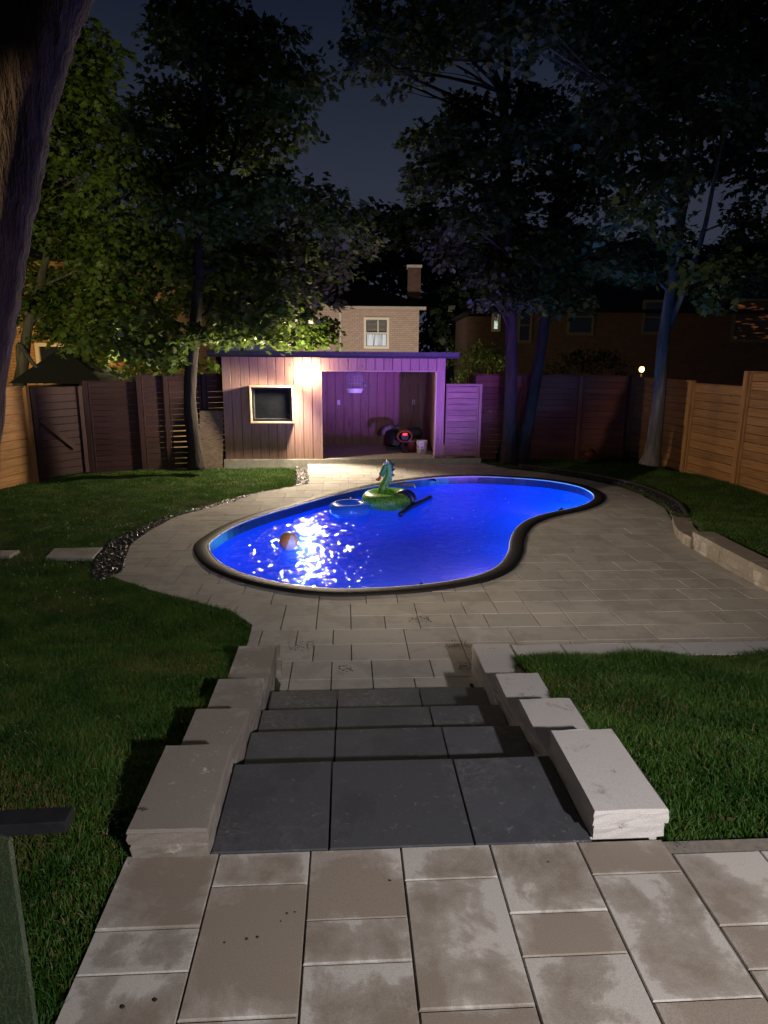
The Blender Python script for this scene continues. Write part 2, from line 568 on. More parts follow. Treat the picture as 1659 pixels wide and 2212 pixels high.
MAT['barkgrey'] = basic('grey_bark', (.035, .031, .03), (.14, .125, .115), .95, 10, stretch=(1, 1, .16), bstr=1.0, bdist=.05, rand=False)
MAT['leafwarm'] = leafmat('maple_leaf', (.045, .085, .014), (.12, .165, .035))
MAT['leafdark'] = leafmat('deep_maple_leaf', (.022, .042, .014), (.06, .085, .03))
MAT['leaffar'] = leafmat('far_leaf', (.012, .022, .012), (.03, .045, .02), .2)
MAT['conifer'] = leafmat('conifer_green', (.05, .09, .02), (.11, .14, .03), .2)
MAT['grass'] = leafmat('grass_blades', (.022, .078, .010), (.070, .145, .022), .3)
MAT['grassdry'] = leafmat('dry_grass_blades', (.10, .085, .03), (.20, .15, .06), .3)


def brickmat(name, c1, c2, mortar, scale=1.0):
    m, nt, b = M(name)
    t = N(nt, 'ShaderNodeTexCoord'); mp = N(nt, 'ShaderNodeMapping')
    mp.inputs['Rotation'].default_value = (math.radians(90), 0, 0)
    nt.links.new(t.outputs['Object'], mp.inputs['Vector'])
    br = N(nt, 'ShaderNodeTexBrick')
    br.inputs['Color1'].default_value = (*c1, 1); br.inputs['Color2'].default_value = (*c2, 1); br.inputs['Mortar'].default_value = (*mortar, 1)
    br.inputs['Scale'].default_value = scale
    br.inputs['Brick Width'].default_value = .22; br.inputs['Row Height'].default_value = .09; br.inputs['Mortar Size'].default_value = .009
    nt.links.new(mp.outputs[0], br.inputs['Vector'])
    nt.links.new(br.outputs['Color'], b.inputs['Base Color'])
    b.inputs['Roughness'].default_value = .9
    bump(nt, b, br.outputs['Fac'], -.5, .01)
    return m


MAT['brick'] = brickmat('tan_brick', (.34, .25, .20), (.42, .31, .25), (.20, .17, .15))
MAT['brickdark'] = brickmat('brown_brick', (.085, .042, .030), (.115, .06, .042), (.05, .04, .035))
MAT['brickorange'] = brickmat('orange_brick', (.42, .22, .10), (.5, .28, .13), (.2, .13, .08))
MAT['shingle'] = basic('dark_shingles', (.010, .010, .012), (.024, .024, .028), .9, 40, stretch=(1, 1, 3))
MAT['frame'] = basic('cream_window_frame', (.55, .50, .42), (.62, .57, .48), .5, 8, bstr=.05)
MAT['framedim'] = basic('dimmed_window_frame', (.10, .085, .07), (.14, .12, .10), .6, 8, bstr=.05)  # darker copy of the window frame, dimness put into its colour
MAT['gutter'] = basic('beige_gutter', (.30, .26, .21), (.36, .31, .26), .5, 8, bstr=.05)
MAT['darkglass'] = basic('dark_window_glass', (.010, .012, .016), (.016, .018, .022), .06, 3, spec=.6, bstr=0)
MAT['blind'] = basic('window_blind', (.18, .17, .16), (.24, .23, .21), .7, 6, bstr=0)

# water: clear film with ripples, mirror-like at a grazing view
m, nt, b = M('pool_water')
nt.nodes.remove(b)
v = coords(nt, (1.3, 1.15, 1), False)
n1 = N(nt, 'ShaderNodeTexNoise'); n1.inputs['Scale'].default_value = 4.3; n1.inputs['Detail'].default_value = 2.2; n1.inputs['Distortion'].default_value = 1.0; n1.inputs['Roughness'].default_value = .5
nt.links.new(v, n1.inputs['Vector'])
bm_ = N(nt, 'ShaderNodeBump'); bm_.inputs['Strength'].default_value = .85; bm_.inputs['Distance'].default_value = .055
nt.links.new(n1.outputs['Fac'], bm_.inputs['Height'])
tr = N(nt, 'ShaderNodeBsdfTransparent'); tr.inputs['Color'].default_value = (.80, .88, 1, 1)
gl = N(nt, 'ShaderNodeBsdfGlossy'); gl.inputs['Roughness'].default_value = .065
fr = N(nt, 'ShaderNodeFresnel'); fr.inputs['IOR'].default_value = 1.33
nt.links.new(bm_.outputs[0], gl.inputs['Normal'])
mx = N(nt, 'ShaderNodeMixShader')
nt.links.new(fr.outputs[0], mx.inputs[0]); nt.links.new(tr.outputs[0], mx.inputs[1]); nt.links.new(gl.outputs[0], mx.inputs[2])
nt.links.new(mx.outputs[0], nt.nodes['Material Output'].inputs['Surface'])
MAT['water'] = m


# ------------------------------------------------------------------ plan of the garden
def c6(x, y, z=0.03): return G((400 + x / 1.659) / 1.01266, (980 + y / 1.659) / 1.01266, z)


_pool = [(90, 350), (115, 322), (180, 282), (280, 243), (410, 205), (545, 168), (690, 136), (800, 118), (930, 104), (1070, 100), (1210, 106), (1330, 116), (1430, 134), (1482, 156), (1496, 178), (1470, 198), (1410, 217), (1325, 234), (1255, 257), (1212, 290), (1193, 330), (1186, 372), (1150, 422), (1080, 456), (980, 478), (850, 495), (700, 505), (550, 508), (400, 494), (255, 464), (160, 429), (108, 392)]
POOL = spline([c6(*q) for q in _pool], 4)
for p in POOL: p.z = 0
GR_IN = [G(*q) for q in [(665, 1008), (668, 1045), (560, 1064), (487, 1088), (381, 1115), (328, 1143), (284, 1174), (267, 1212), (262, 1236), (238, 1244)]]
GR_OUT = [G(*q) for q in [(640, 1008), (641, 1048), (545, 1066), (453, 1089), (343, 1121), (244, 1164), (221, 1185), (202, 1216), (200, 1246), (216, 1256)]]
DECK_L = GR_IN + [G(*q) for q in [(330, 1275), (420, 1300), (500, 1320), (545, 1350)]] + [DF(-.99, 3.05), DF(-.93, 2.44), DF(-.66, 2.44), DF(-.66, 2.012)]
WALLX = [Vector((4.13, 9.28, 0)), Vector((3.93, 8.5, 0)), Vector((3.77, 7.87, 0)), Vector((3.80, 7.0, 0)), Vector((3.86, 6.2, 0)), Vector((4.0, 4.3, 0))]
DECK_R = [DF(.69, 2.012), DF(.69, 2.36), DF(4.0, 2.36)] + WALLX[::-1] + [Vector((4.36, 10.1, 0)), Vector((4.40, 10.88, 0)), Vector((4.28, 11.7, 0)), Vector((3.80, 12.6, 0)), Vector((3.25, 13.2, 0)), Vector((2.58, 13.7, 0)), Vector((2.15, 14.36, 0))]
DECK = DECK_R + [SF(4.6, -.02), SF(1.72, -.02)] + DECK_L
DECK_XY = [(p.x, p.y) for p in DECK]
GRAVEL_XY = [(p.x, p.y) for p in GR_OUT] + [(p.x, p.y) for p in GR_IN[::-1]]
POOL_OUT = offset(POOL, .16)
POOL_XY = [(p.x, p.y) for p in POOL]
POOLX_XY = [(p.x, p.y) for p in offset(POOL, .12)]


ed = [p + Vector((.22, 0, 0)) for p in (Vector((4.13, 9.3, 0)), Vector((4.36, 10.1, 0)), Vector((4.40, 10.88, 0)), Vector((4.28, 11.7, 0)), Vector((3.80, 12.6, 0)), Vector((3.25, 13.2, 0)), Vector((2.58, 13.75, 0)))]
ed = spline(ed, 5, False)
EDGE2 = [(p.x - .2, p.y) for p in ed] + [(p.x, p.y) for p in ed[::-1]]


def terrain(x, y):
    x = np.asarray(x, float); y = np.asarray(y, float)
    a, b = DF.inv(x, y)
    zl = np.interp(b, [-5, 0, .5, 1.04, 1.65, 2.43, 3.1, 5, 8, 11.5, 16], [.61, .61, .55, .44, .31, .19, .03, -.01, -.03, -.09, -.12])
    zr = np.interp(b, [-5, -.1, .5, 1.3, 2.45, 2.6], [.61, .61, .585, .45, .215, .215])
    zf = np.interp(y, [4, 6.3, 7.9, 9.3, 12, 16], [.24, .19, .17, .05, .03, .03]) + .13 * np.clip((x - 4.5) / 1.3, 0, 1)
    z = np.where(x < 0, zl, np.where(b < 2.5, zr, zf))
    und = .02 * np.sin(x * 1.7 + .4) * np.cos(y * 1.3) + .012 * np.sin(x * 4.1 + y * 3.0)
    return z + und * np.clip((b - 1.0) / 4, .25, 1)


def blocked(x, y, grass=True):
    """True where no grass grows"""
    a, b = DF.inv(x, y)
    k = pip(x, y, DECK_XY) | pip(x, y, GRAVEL_XY) | pip(x, y, EDGE2)
    k |= (a > -.935) & (b < -.06)
    k |= (a > -.92) & (a < .945) & (b > -.1) & (b < 2.5)
    k |= (a > .6) & (b > 2.22) & (b < 2.45) & (x < 4.4)
    k |= pip(x, y, [(p.x, p.y) for p in WALLX] + [(p.x + .24, p.y) for p in WALLX[::-1]])
    sa, sb = SF.inv(x, y)
    k |= (sa > -.05) & (sa < 5.7) & (sb > -.03) & (sb < 2.6)
    return k


# ground sheet to the horizon, and the yard as a height field on it
g = MB()
gx0, gx1, gy0, gy1 = -9.1, 7.9, .3, 17.5
g.add([(-400, -60, -.2), (400, -60, -.2), (400, 800, -.2), (-400, 800, -.2), (gx0, gy0, -.2), (gx1, gy0, -.2), (gx1, gy1, -.2), (gx0, gy1, -.2)], [(0, 1, 5, 4), (1, 2, 6, 5), (2, 3, 7, 6), (3, 0, 4, 7)])
tag(g.build('ground', MAT['ground']), kind='structure')
xs = np.arange(-9.2, 8.01, .14); ys = np.arange(.2, 17.6, .14)
X, Y = np.meshgrid(xs, ys)
Z = terrain(X, Y) - .015
dk = pip(X, Y, DECK_XY); Z[dk] = -.16
Z[pip(X, Y, [(2.5, 4.2)] + [(p.x + .17, p.y) for p in WALLX[::-1]] + [(2.5, 9.28)])] = -.16
Z[pip(X, Y, [(p.x, p.y) for p in offset(POOL, .3)])] = -1.75
aa, bb = DF.inv(X, Y)
st = (aa > -.80) & (aa < .82) & (bb > -.02) & (bb < 2.2)
Z[st] = H - .2 - .16 * np.clip(np.floor((bb[st] - .35) / .5) + 1, 0, 4)
Z[(aa > -.90) & (bb < .02)] = H - .11
sa, sb = SF.inv(X, Y)
Z[(sa > .05) & (sa < 5.5) & (sb > 0.02) & (sb < 2.4)] = -.15
ny, nx = X.shape
vs = np.stack([X.ravel(), Y.ravel(), Z.ravel()], 1)
fs = [(j * nx + i, j * nx + i + 1, (j + 1) * nx + i + 1, (j + 1) * nx + i) for j in range(ny - 1) for i in range(nx - 1)]
b = MB(); b.v = vs.tolist(); b.f = fs; b.mi = [0] * len(fs)
tag(b.build('lawn', MAT['soil'], smooth=True), kind='structure')

# ------------------------------------------------------------------ pool deck of pavers
bed = MB()
deck_ab = [DF.inv(p.x, p.y) for p in DECK]
pool_ab = [DF.inv(p.x, p.y) for p in offset(POOL, .07)]
if sum(deck_ab[i][0] * deck_ab[(i + 1) % len(deck_ab)][1] - deck_ab[(i + 1) % len(deck_ab)][0] * deck_ab[i][1] for i in range(len(deck_ab))) < 0: deck_ab = deck_ab[::-1]
if sum(pool_ab[i][0] * pool_ab[(i + 1) % len(pool_ab)][1] - pool_ab[(i + 1) % len(pool_ab)][0] * pool_ab[i][1] for i in range(len(pool_ab))) > 0: pool_ab = pool_ab[::-1]
# the ring of deck round the pool is cut into a left and a right half, each a simple outline
AC = .42
def half(sgn):
    lim = (-99, AC) if sgn < 0 else (AC, 99)
    dp = clip_rect(deck_ab, lim[0], lim[1], -99, 99)
    pp = clip_rect(pool_ab, lim[0], lim[1], -99, 99)
    def runs(poly):
        n = len(poly)
        for i in range(n):
            if abs(poly[i][0] - AC) < 1e-5 and abs(poly[(i + 1) % n][0] - AC) < 1e-5 and abs(poly[i][1] - poly[(i + 1) % n][1]) > .5:
                return poly[i + 1:] + poly[:i + 1]
    return runs(dp) + runs(pp)
HALF = {-1: half(-1), 1: half(1)}


def clip_deck(a0, a1, b0, b1):
    """pieces of the deck inside a rectangle"""
    ax_ = np.array([a0, a1, a1, a0, (a0 + a1) / 2]); bx_ = np.array([b0, b0, b1, b1, (b0 + b1) / 2])
    touch = pip(ax_, bx_, pool_ab).any() or any(a0 < p[0] < a1 and b0 < p[1] < b1 for p in pool_ab)
    if not touch: return [c for c in [clip_rect(deck_ab, a0, a1, b0, b1)] if c]
    out = []
    if a0 < AC: out.append(clip_rect(HALF[-1], a0, min(a1, AC), b0, b1))
    if a1 > AC: out.append(clip_rect(HALF[1], max(a0, AC), a1, b0, b1))
    return [c for c in out if c]


deck_o = tag(bpy.data.objects.new('pool_deck', None), kind='structure'); COL.objects.link(deck_o)
deck_o['label'] = 'grey paver deck around the kidney shaped pool'
bedm = MB()
def bedpoly():
    a_, b_ = zip(*deck_ab)
    for i in range(int((max(b_) - min(b_)) / .6) + 1):
        b0 = min(b_) + i * .6
        for q in range(int((max(a_) - min(a_)) / .6) + 1):
            a0 = min(a_) + q * .6
            for c in clip_deck(a0, a0 + .6, b0, b0 + .6):
                if parea(c) < .003: continue
                bedm.add([DF(x_, y_, -.012) for x_, y_ in c], [tuple(range(len(c)))])
bedpoly()
bedm.build('bedding', MAT['bed'], deck_o)
pavers = []
r = -1
while True:
    b0 = 2.017 if r < 0 else 2.167 + .3 * r
    b1 = 2.167 + .3 * (r + 1)
    r += 1
    if b0 > 12.9: break
    a0 = -3.6 - random.choice([0, .15, .3])
    while a0 < 4.8:
        L = random.choice([.3, .3, .45, .45, .45, .3, .6])
        for c in clip_deck(a0 + .0035, a0 + L - .0035, b0 + .0035, b1 - .0035):
            if parea(c) < .004: continue
            cx, cy = sum(p[0] for p in c) / len(c), sum(p[1] for p in c) / len(c)
            w = DF(cx, cy)
            d = math.hypot(w.x, w.y)
            u_, v_ = proj(np.array([[w.x, w.y, 0.]]))
            if u_[0] < 1800: pavers.append((parea(c) / d ** 3, c, d))
        a0 += L
pavers.sort(key=lambda t: -t[0])
rest = MB()
for i, (k, c, d) in enumerate(pavers):
    z = random.uniform(-.002, .002)
    poly = [tuple(DF(x_, y_)[:2]) for x_, y_ in c]
    ok = len(c) <= 8
    if i < 299:
        MB().prism(poly, -.05, z, cham=.003 if (d < 8 and ok) else 0).build('paver', MAT['deck'], deck_o)
    else:
        rest.prism(poly, -.05, z)
tag(rest.build('paver_field', MAT['deck'], deck_o), kind='stuff')
print('pavers', len(pavers))

# ------------------------------------------------------------------ upper patio
pat = tag(bpy.data.objects.new('upper_patio', None), kind='structure'); COL.objects.link(pat)
pat['label'] = 'damp upper patio of large grey slabs'
MB().fbox(DF, -.925, 4.2, -1.9, -.005, H - .09, H - .010).build('bedding', MAT['joint'], pat)
cols = {-3: [0, -.297, -.443, -.885, -1.2], -2: [0, -.147, -.588, -.88, -1.3], -1: [0, -.292, -.441, -.883, -1.2], 0: [0, -.151, -.588, -.735, -1.2], 1: [0, -.294, -.444, -.884, -1.2], 2: [0, -.152, -.594, -.74, -1.3], 3: [-.07, -.367, -.514, -.96, -1.3], 4: [-.07, -.21, -.65, -.8, -1.3], 5: [-.07, -.36, -.51, -.95, -1.3], 6: [-.07, -.21, -.65, -.8, -1.3], 7: [-.07, -.36, -.51, -.95, -1.3]}
for k, br in cols.items():
    a0, a1 = -.004 + .3085 * k, -.004 + .3085 * (k + 1)
    if k == 2: a1 = .918
    for q in range(len(br) - 1):
        z = H + random.uniform(-.0025, .0025)
        poly = [tuple(DF(x_, y_)[:2]) for x_, y_ in ((a0 + .0025, br[q + 1] + .0025), (a1 - .0025, br[q + 1] + .0025), (a1 - .0025, br[q] - .0025), (a0 + .0025, br[q] - .0025))]
        MB().prism(poly, H - .06, z, cham=.004).build('slab', MAT['patio'], pat)
# small drops on the slabs: oil dots
dots = MB()
for u_, v_, r_ in [(620, 1973, .0042), (637, 1970, .003), (533, 2028, .005), (556, 2024, .0045), (265, 2175, .006), (335, 2160, .006), (485, 2036, .0035), (843, 1902, .004), (1185, 1862, .003), (607, 1990, .0025)]:
    p = G(u_, v_, H + .0035)
    dots.lathe(p, [(r_, 0), (r_ * .8, .001)], 10)
tag(dots.build('oil_drop', MAT['blackplastic'], pat), kind='stuff')

# ------------------------------------------------------------------ garden steps
steps = thing('garden_steps', 'four charcoal stone steps leading down from the patio to the pool deck', 'steps', DF(0, 0, H))
J = [(-.25, .255), (-.245, .283), (-.246, .285), (-.248, .283)]
ends = [(-.652, .672), (-.66, .685), (-.668, .699), (-.68, .713)]
bs = [(.0, .507), (.48, 1.012), (.985, 1.50), (1.47, 2.012)]
for k in range(4):
    zt = H - .16 * k
    e0, e1 = ends[k]
    cuts = [e0, J[k][0], J[k][1], e1]
    for q in range(3):
        b0 = bs[k][0] if k == 0 else bs[k - 1][1] - .03
        poly = [tuple(DF(x_, y_)[:2]) for x_, y_ in ((cuts[q] + .003, b0 + .003), (cuts[q + 1] - .003, b0 + .003), (cuts[q + 1] - .003, bs[k][1] + random.uniform(-.006, .004)), (cuts[q] + .003, bs[k][1] + random.uniform(-.006, .004)))]
        MB().prism(poly, zt - .055, zt + random.uniform(-.002, .002), cham=.004).build('step_slab', MAT['slate'], steps)
    zb = H - .16 * (k + 1) if k < 3 else 0
    MB().fbox(DF, e0, e1, bs[k][1] - .16, bs[k][1] - .03, zb - .09, zt - .056).build('riser', MAT['slate'], steps)


def rough_block(name, a0, a1, b0, b1, z0, z1, mat, parent, rough=.012, nx=5, ny=7):
    """wall block with a split, knobbly face on its sides and a flat top"""
    b = MB()
    out = []
    def edge(p, q, n):
        for i in range(n):
            t = i / n
            out.append((p[0] + (q[0] - p[0]) * t, p[1] + (q[1] - p[1]) * t))
    edge((a0, b0), (a1, b0), nx); edge((a1, b0), (a1, b1), ny); edge((a1, b1), (a0, b1), nx); edge((a0, b1), (a0, b0), ny)
    n = len(out)
    ca, cb = (a0 + a1) / 2, (b0 + b1) / 2
    lv = [z0, z0 + (z1 - z0) * .35, z0 + (z1 - z0) * .7, z1 - .012, z1]
    vs = []
    for li, z in enumerate(lv):
        for (x_, y_) in out:
            k = 0 if li == len(lv) - 1 else random.uniform(-rough, rough * .7)
            if li == len(lv) - 2: k *= .4
            if li == len(lv) - 1: k = -.004
            s1 = (abs(x_ - a0) < 1e-6) * -1 + (abs(x_ - a1) < 1e-6)
            s2 = (abs(y_ - b0) < 1e-6) * -1 + (abs(y_ - b1) < 1e-6)
            w = DF(x_ + s1 * k, y_ + s2 * k, z + (random.uniform(-.002, .002) if li == 4 else 0))
            vs.append(w)
    fs = []
    for li in range(len(lv) - 1):
        for i in range(n):
            fs.append((li * n + i, li * n + (i + 1) % n, (li + 1) * n + (i + 1) % n, (li + 1) * n + i))
    fs.append(tuple(range((len(lv) - 1) * n, len(lv) * n)))
    b.add(vs, fs)
    return b.build(name, mat, parent)


for side, mat, lab, a0, a1 in ((-1, MAT['block_l'], 'low stepped wall of brown damp concrete blocks left of the dark steps', -.915, -.648), (1, MAT['block_r'], 'low stepped wall of pale concrete blocks right of the dark steps', .668, .935)):
    t = thing('stair_wall', lab, 'garden wall', DF((a0 + a1) / 2, 0, H), 'stepped walls beside the steps')
    zs = [H + .115, H - .045, H - .205, H - .365]
    segs = [(-.02, .475), (.40, 1.04), (.96, 1.66), (1.58, 2.46)] if side < 0 else [(.004, .52), (.44, 1.07), (1.0, 1.66), (1.58, 2.43)]
    for k in range(4):
        da = -.012 * k if side < 0 else .014 * k
        A0, A1 = a0 + da, a1 + da
        B0, B1 = segs[k]
        mid = zs[k] - .058
        rough_block('block', A0, A1, B0, B1, mid + .002, zs[k], mat, t, .004)
        rough_block('block', A0 + .006, A1 - .004, B0 + .006, B1 + .004, zs[k] - .115 if k == 0 else zs[k] - .16, mid - .002, mat, t, .005)
        rough_block('block', A0 + .004, A1 - .006, B0 + .05, B1 + .006, -.12, zs[k] - (.118 if k == 0 else .163), mat, t, .006)
# curb across the right lawn
t = thing('lawn_curb', 'row of pale coping stones between the right lawn and the pool deck', 'curb', DF(2, 2.3, 0))
x0 = .985
for L in (.36, .5, .36, .5, .42, .5, .4):
    rough_block('coping_stone', x0 + .004, x0 + L - .004, 2.20, 2.41, .0, H - .368, MAT['block_r'], t, .006)
    x0 += L
# end pieces of the left wall beside the lawn
t = thing('edging_stones', 'two flat grey edging stones set in the ground where left wall meets lawn', 'edging', DF(-.9, 2.7, 0))
for a0_, a1_, b0_, b1_, zt_ in ((-.95, -.66, 2.50, 2.74, .06), (-1.07, -.70, 2.76, 3.03, .02)):
    MB().prism([tuple(DF(x_, y_)[:2]) for x_, y_ in ((a0_, b0_), (a1_, b0_), (a1_ - .02, b1_), (a0_ - .05, b1_))], -.1, zt_, cham=.006).build('stone', MAT['block_l'], t)

# retaining wall at the right edge of the deck
t = thing('retaining_wall', 'low grey block retaining wall along the right edge of the pool deck', 'garden wall', (3.9, 6.5, 0))
def wall_piece(name, p0, p1, w, z0, z1, mat):
    d = (p1 - p0).normalized(); n = Vector((d.y, -d.x, 0))
    if n.x < 0: n = -n
    poly = [p0, p1, p1 + n * w, p0 + n * w]
    MB().prism([(p.x, p.y) for p in poly], z0, z1, cham=.006).build(name, mat, t)
y_ = 4.35
wl = lambda y: Vector((float(np.interp(y, [4.3, 6.2, 7.0, 7.87], [4.0, 3.86, 3.80, 3.77])), y, 0))
while y_ < 7.8:
    L = random.choice([.42, .5])
    y2 = min(y_ + L, 7.87)
    wall_piece('cap', wl(y_ + .003), wl(y2 - .003), .26, .155, .215, MAT['block_l'])
    y_ = y2
for row in range(2):
    y_ = 4.35 + row * .1
    while y_ < 7.8:
        y2 = min(y_ + random.choice([.16, .21, .26]), 7.86)
        o_ = Vector((.012 + random.uniform(-.004, .004), 0, 0))
        wall_piece('block', wl(y_ + .002) + o_, wl(y2 - .002) + o_, .2, -.06 + row * .107, .042 + row * .108, MAT['block_l'])
        y_ = y2
cv = spline([wl(7.9), Vector((3.80, 8.3, 0)), Vector((3.93, 8.75, 0)), Vector((4.13, 9.28, 0))], 2, False)
for i in range(len(cv) - 1):
    d0 = (cv[i + 1] - cv[i]) * .01
    wall_piece('block', cv[i] + d0, cv[i + 1] - d0, .24, -.06, .13 - .013 * i, MAT['block_l'])
# dark edging strip round the far right of the deck
e_ = MB().tube([(p.x, p.y, .07) for p in ed], .03, 6)
tag(e_.build('edging_strip', MAT['blackplastic']), 'black plastic edging strip curving between right lawn and deck', 'edging')

# ------------------------------------------------------------------ gravel band
def icos():
    bm = bmesh.new(); bmesh.ops.create_icosphere(bm, subdivisions=1, radius=1)
    v = np.array([x.co[:] for x in bm.verts]); f = np.array([[q.index for q in x.verts] for x in bm.faces]); bm.free()
    return v, f
IV, IF = icos()
IV2 = None


def scatter_stones(name, poly, n, zf, r0, r1, mat, label):
    xs_, ys_ = zip(*poly)
    px_ = rng.uniform(min(xs_), max(xs_), n * 30); py_ = rng.uniform(min(ys_), max(ys_), n * 30)
    k = pip(px_, py_, poly)
    px_, py_ = px_[k][:n], py_[k][:n]
    m_ = len(px_)
    s_ = rng.uniform(r0, r1, (m_, 1, 1)) * rng.uniform(.6, 1.2, (m_, 1, 3)) * np.array([1, 1, .7])
    V = IV[None] * s_ * rng.uniform(.75, 1.2, (m_, len(IV), 1))
    an = rng.uniform(0, 6.28, m_); c, s = np.cos(an), np.sin(an)
    x_ = V[:, :, 0] * c[:, None] - V[:, :, 1] * s[:, None]; y_ = V[:, :, 0] * s[:, None] + V[:, :, 1] * c[:, None]
    V = np.stack([x_ + px_[:, None], y_ + py_[:, None], V[:, :, 2] + zf + rng.uniform(0, .03, (m_, 1))], 2).reshape(-1, 3)
    Fc = (IF[None] + (np.arange(m_) * len(IV))[:, None, None]).reshape(-1, 3)
    me = bpy.data.meshes.new(name)
    me.from_pydata(V.tolist(), [], Fc.tolist())
    o = link(name, me, mat)
    return tag(o, label, None, None, 'stuff')
scatter_stones('gravel', GRAVEL_XY, 4200, -.035, .018, .036, MAT['gravel'], 'band of black gravel between the left lawn and the deck')
gb = MB(); gb.add([(x_, y_, -.045) for x_, y_ in GRAVEL_XY], [tuple(range(len(GRAVEL_XY)))])
tag(gb.build('gravel_bed', MAT['gravel']), kind='structure')
scatter_stones('gravel', EDGE2, 2200, .03, .015, .03, MAT['gravel'], 'thin strip of dark gravel along the far right deck edge')

for cu, cv_, n_, sp_ in ((905, 1340, 150, .10), (985, 1392, 120, .10), (650, 1395, 120, .12), (745, 1445, 60, .06), (1010, 1440, 90, .08)):
    c_ = G(cu, cv_, 0)
    sq = [(c_.x + sp_ * (1.6 if k % 2 else .8) * math.cos(k * .7854), c_.y + sp_ * .8 * math.sin(k * .7854)) for k in range(8)]
    scatter_stones('soil_crumbs', sq, n_, -.016, .002, .006, MAT['bark'], 'small scatter of brown soil crumbs on the pavers')
# stepping stones
for (us, lab) in (([(118, 1186), (222, 1184), (200, 1207), (98, 1206)], 'square grey stepping stone in the lawn beside the black gravel'), ([(-40, 1192), (42, 1190), (20, 1203), (-60, 1206)], 'grey stepping stone in the lawn at the left picture edge')):
    P_ = [G(*q, .0) for q in us]
    tag(MB().prism([(p.x, p.y) for p in P_], -.12, .012, cham=.006).build('stepping_stone', MAT['deck']), lab, 'stepping stone', 'stepping stones in the left lawn')

# ------------------------------------------------------------------ swimming pool
pool = thing('swimming_pool', 'kidney shaped swimming pool with dark coping and glowing blue water', 'pool', (0.5, 9, 0))
np_ = len(POOL)
c_ = MB()
prof = [(.0, -.06), (.0, .018), (.012, .026), (.075, .028), (.145, .025), (.16, .012), (.16, -.05)]
rings = [offset(POOL, d) for d, z in prof]
for (d, z), rg in zip(prof, rings): c_.v += [(p.x, p.y, z) for p in rg]
for k in range(len(prof) - 1):
    for i in range(np_):
        c_.f.append([k * np_ + i, k * np_ + (i + 1) % np_, (k + 1) * np_ + (i + 1) % np_, (k + 1) * np_ + i]); c_.mi.append(0)
c_.build('coping', MAT['coping'], pool, True)
l_ = MB()
prof = [(-.004, -.128), (-.006, -.45), (-.03, -.70), (-.10, -.88), (-.22, -1.0), (-.42, -1.07)]
for d, z in prof: l_.v += [(p.x, p.y, z) for p in offset(POOL, d)]
for k in range(len(prof) - 1):
    for i in range(np_):
        l_.f.append([k * np_ + i, k * np_ + (i + 1) % np_, (k + 1) * np_ + (i + 1) % np_, (k + 1) * np_ + i]); l_.mi.append(0)
l_.f.append([5 * np_ + i for i in range(np_)]); l_.mi.append(0)
l_.build('liner', MAT['liner'], pool, True)
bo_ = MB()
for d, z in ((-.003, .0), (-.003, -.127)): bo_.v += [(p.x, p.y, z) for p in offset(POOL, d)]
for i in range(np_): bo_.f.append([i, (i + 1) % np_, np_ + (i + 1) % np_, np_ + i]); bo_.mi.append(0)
bo_.build('liner_shade_band', MAT['shadeband'], pool)  # dark band drawn for the shaded strip of wall above the water
MB().tube([(p.x, p.y, .012) for p in offset(POOL, -.012)], .011, 6, closed=True).build('liner_bead', MAT['bead'], pool, True)
WZ = -.125
wp = offset(POOL, -.006)
if sum(wp[i].x * wp[(i + 1) % np_].y - wp[(i + 1) % np_].x * wp[i].y for i in range(np_)) < 0: wp = wp[::-1]
w_ = MB(); w_.add([(p.x, p.y, WZ) for p in wp], [tuple(range(np_))])
o = w_.build('pool_water', MAT['water'])
tag(o, kind='structure')
o['label'] = 'rippled blue pool water reflecting the wall lamp'
m, nt, b = M('water_body')
nt.nodes.remove(b)
pv = N(nt, 'ShaderNodeVolumePrincipled')
pv.inputs['Color'].default_value = (.30, .45, .95, 1); pv.inputs['Density'].default_value = .11; pv.inputs['Anisotropy'].default_value = .25
nt.links.new(pv.outputs[0], nt.nodes['Material Output'].inputs['Volume'])
vb = MB()
vp = offset(POOL, -.012)
if sum(vp[i].x * vp[(i + 1) % np_].y - vp[(i + 1) % np_].x * vp[i].y for i in range(np_)) < 0: vp = vp[::-1]
vb.prism([(p.x, p.y) for p in vp], -1.2, WZ - .004)
tag(vb.build('water_body', m), kind='stuff')
# underwater lights in the wall, each with its fitting
def pool_light(p, inward, energy, col, size=.12):
    p = Vector(p); d = Vector(inward).normalized()
    b = MB()
    u = d.cross(Vector((0, 0, 1))).normalized(); w = u.cross(d)
    pts = [p + (u * math.cos(k * math.pi / 8) + w * math.sin(k * math.pi / 8)) * .1 for k in range(16)]
    b.tube(pts, .014, 6, closed=True)
    b.build('light_ring', MAT['white'], pool, True)
    lamp('pool_light', 'POINT', p + d * .22, energy, col, size=size)
BLUE = (.30, .16, 1.0)
pool_light((1.30, 7.06, -.36), (-.45, 1, 0), 190, (.95, .44, 1.0))
pool_light((-.05, 6.32, -.40), (0, 1, 0), 165, (.20, .46, 1.0))
pool_light((3.44, 10.8, -.40), (-1, -.2, 0), 190, (.08, .46, 1.0))
pool_light((-1.30, 10.2, -.62), (.8, -.8, 0), 14, (.06, .46, 1.0))  # extra lamp, added to even out the blue on the left side
lamp('pool_beam', 'SPOT', (2.65, 9.8, -.21), 3400, (.46, .13, 1.0), (.45, 14.2, 2.5), .07, 64, 1.0)

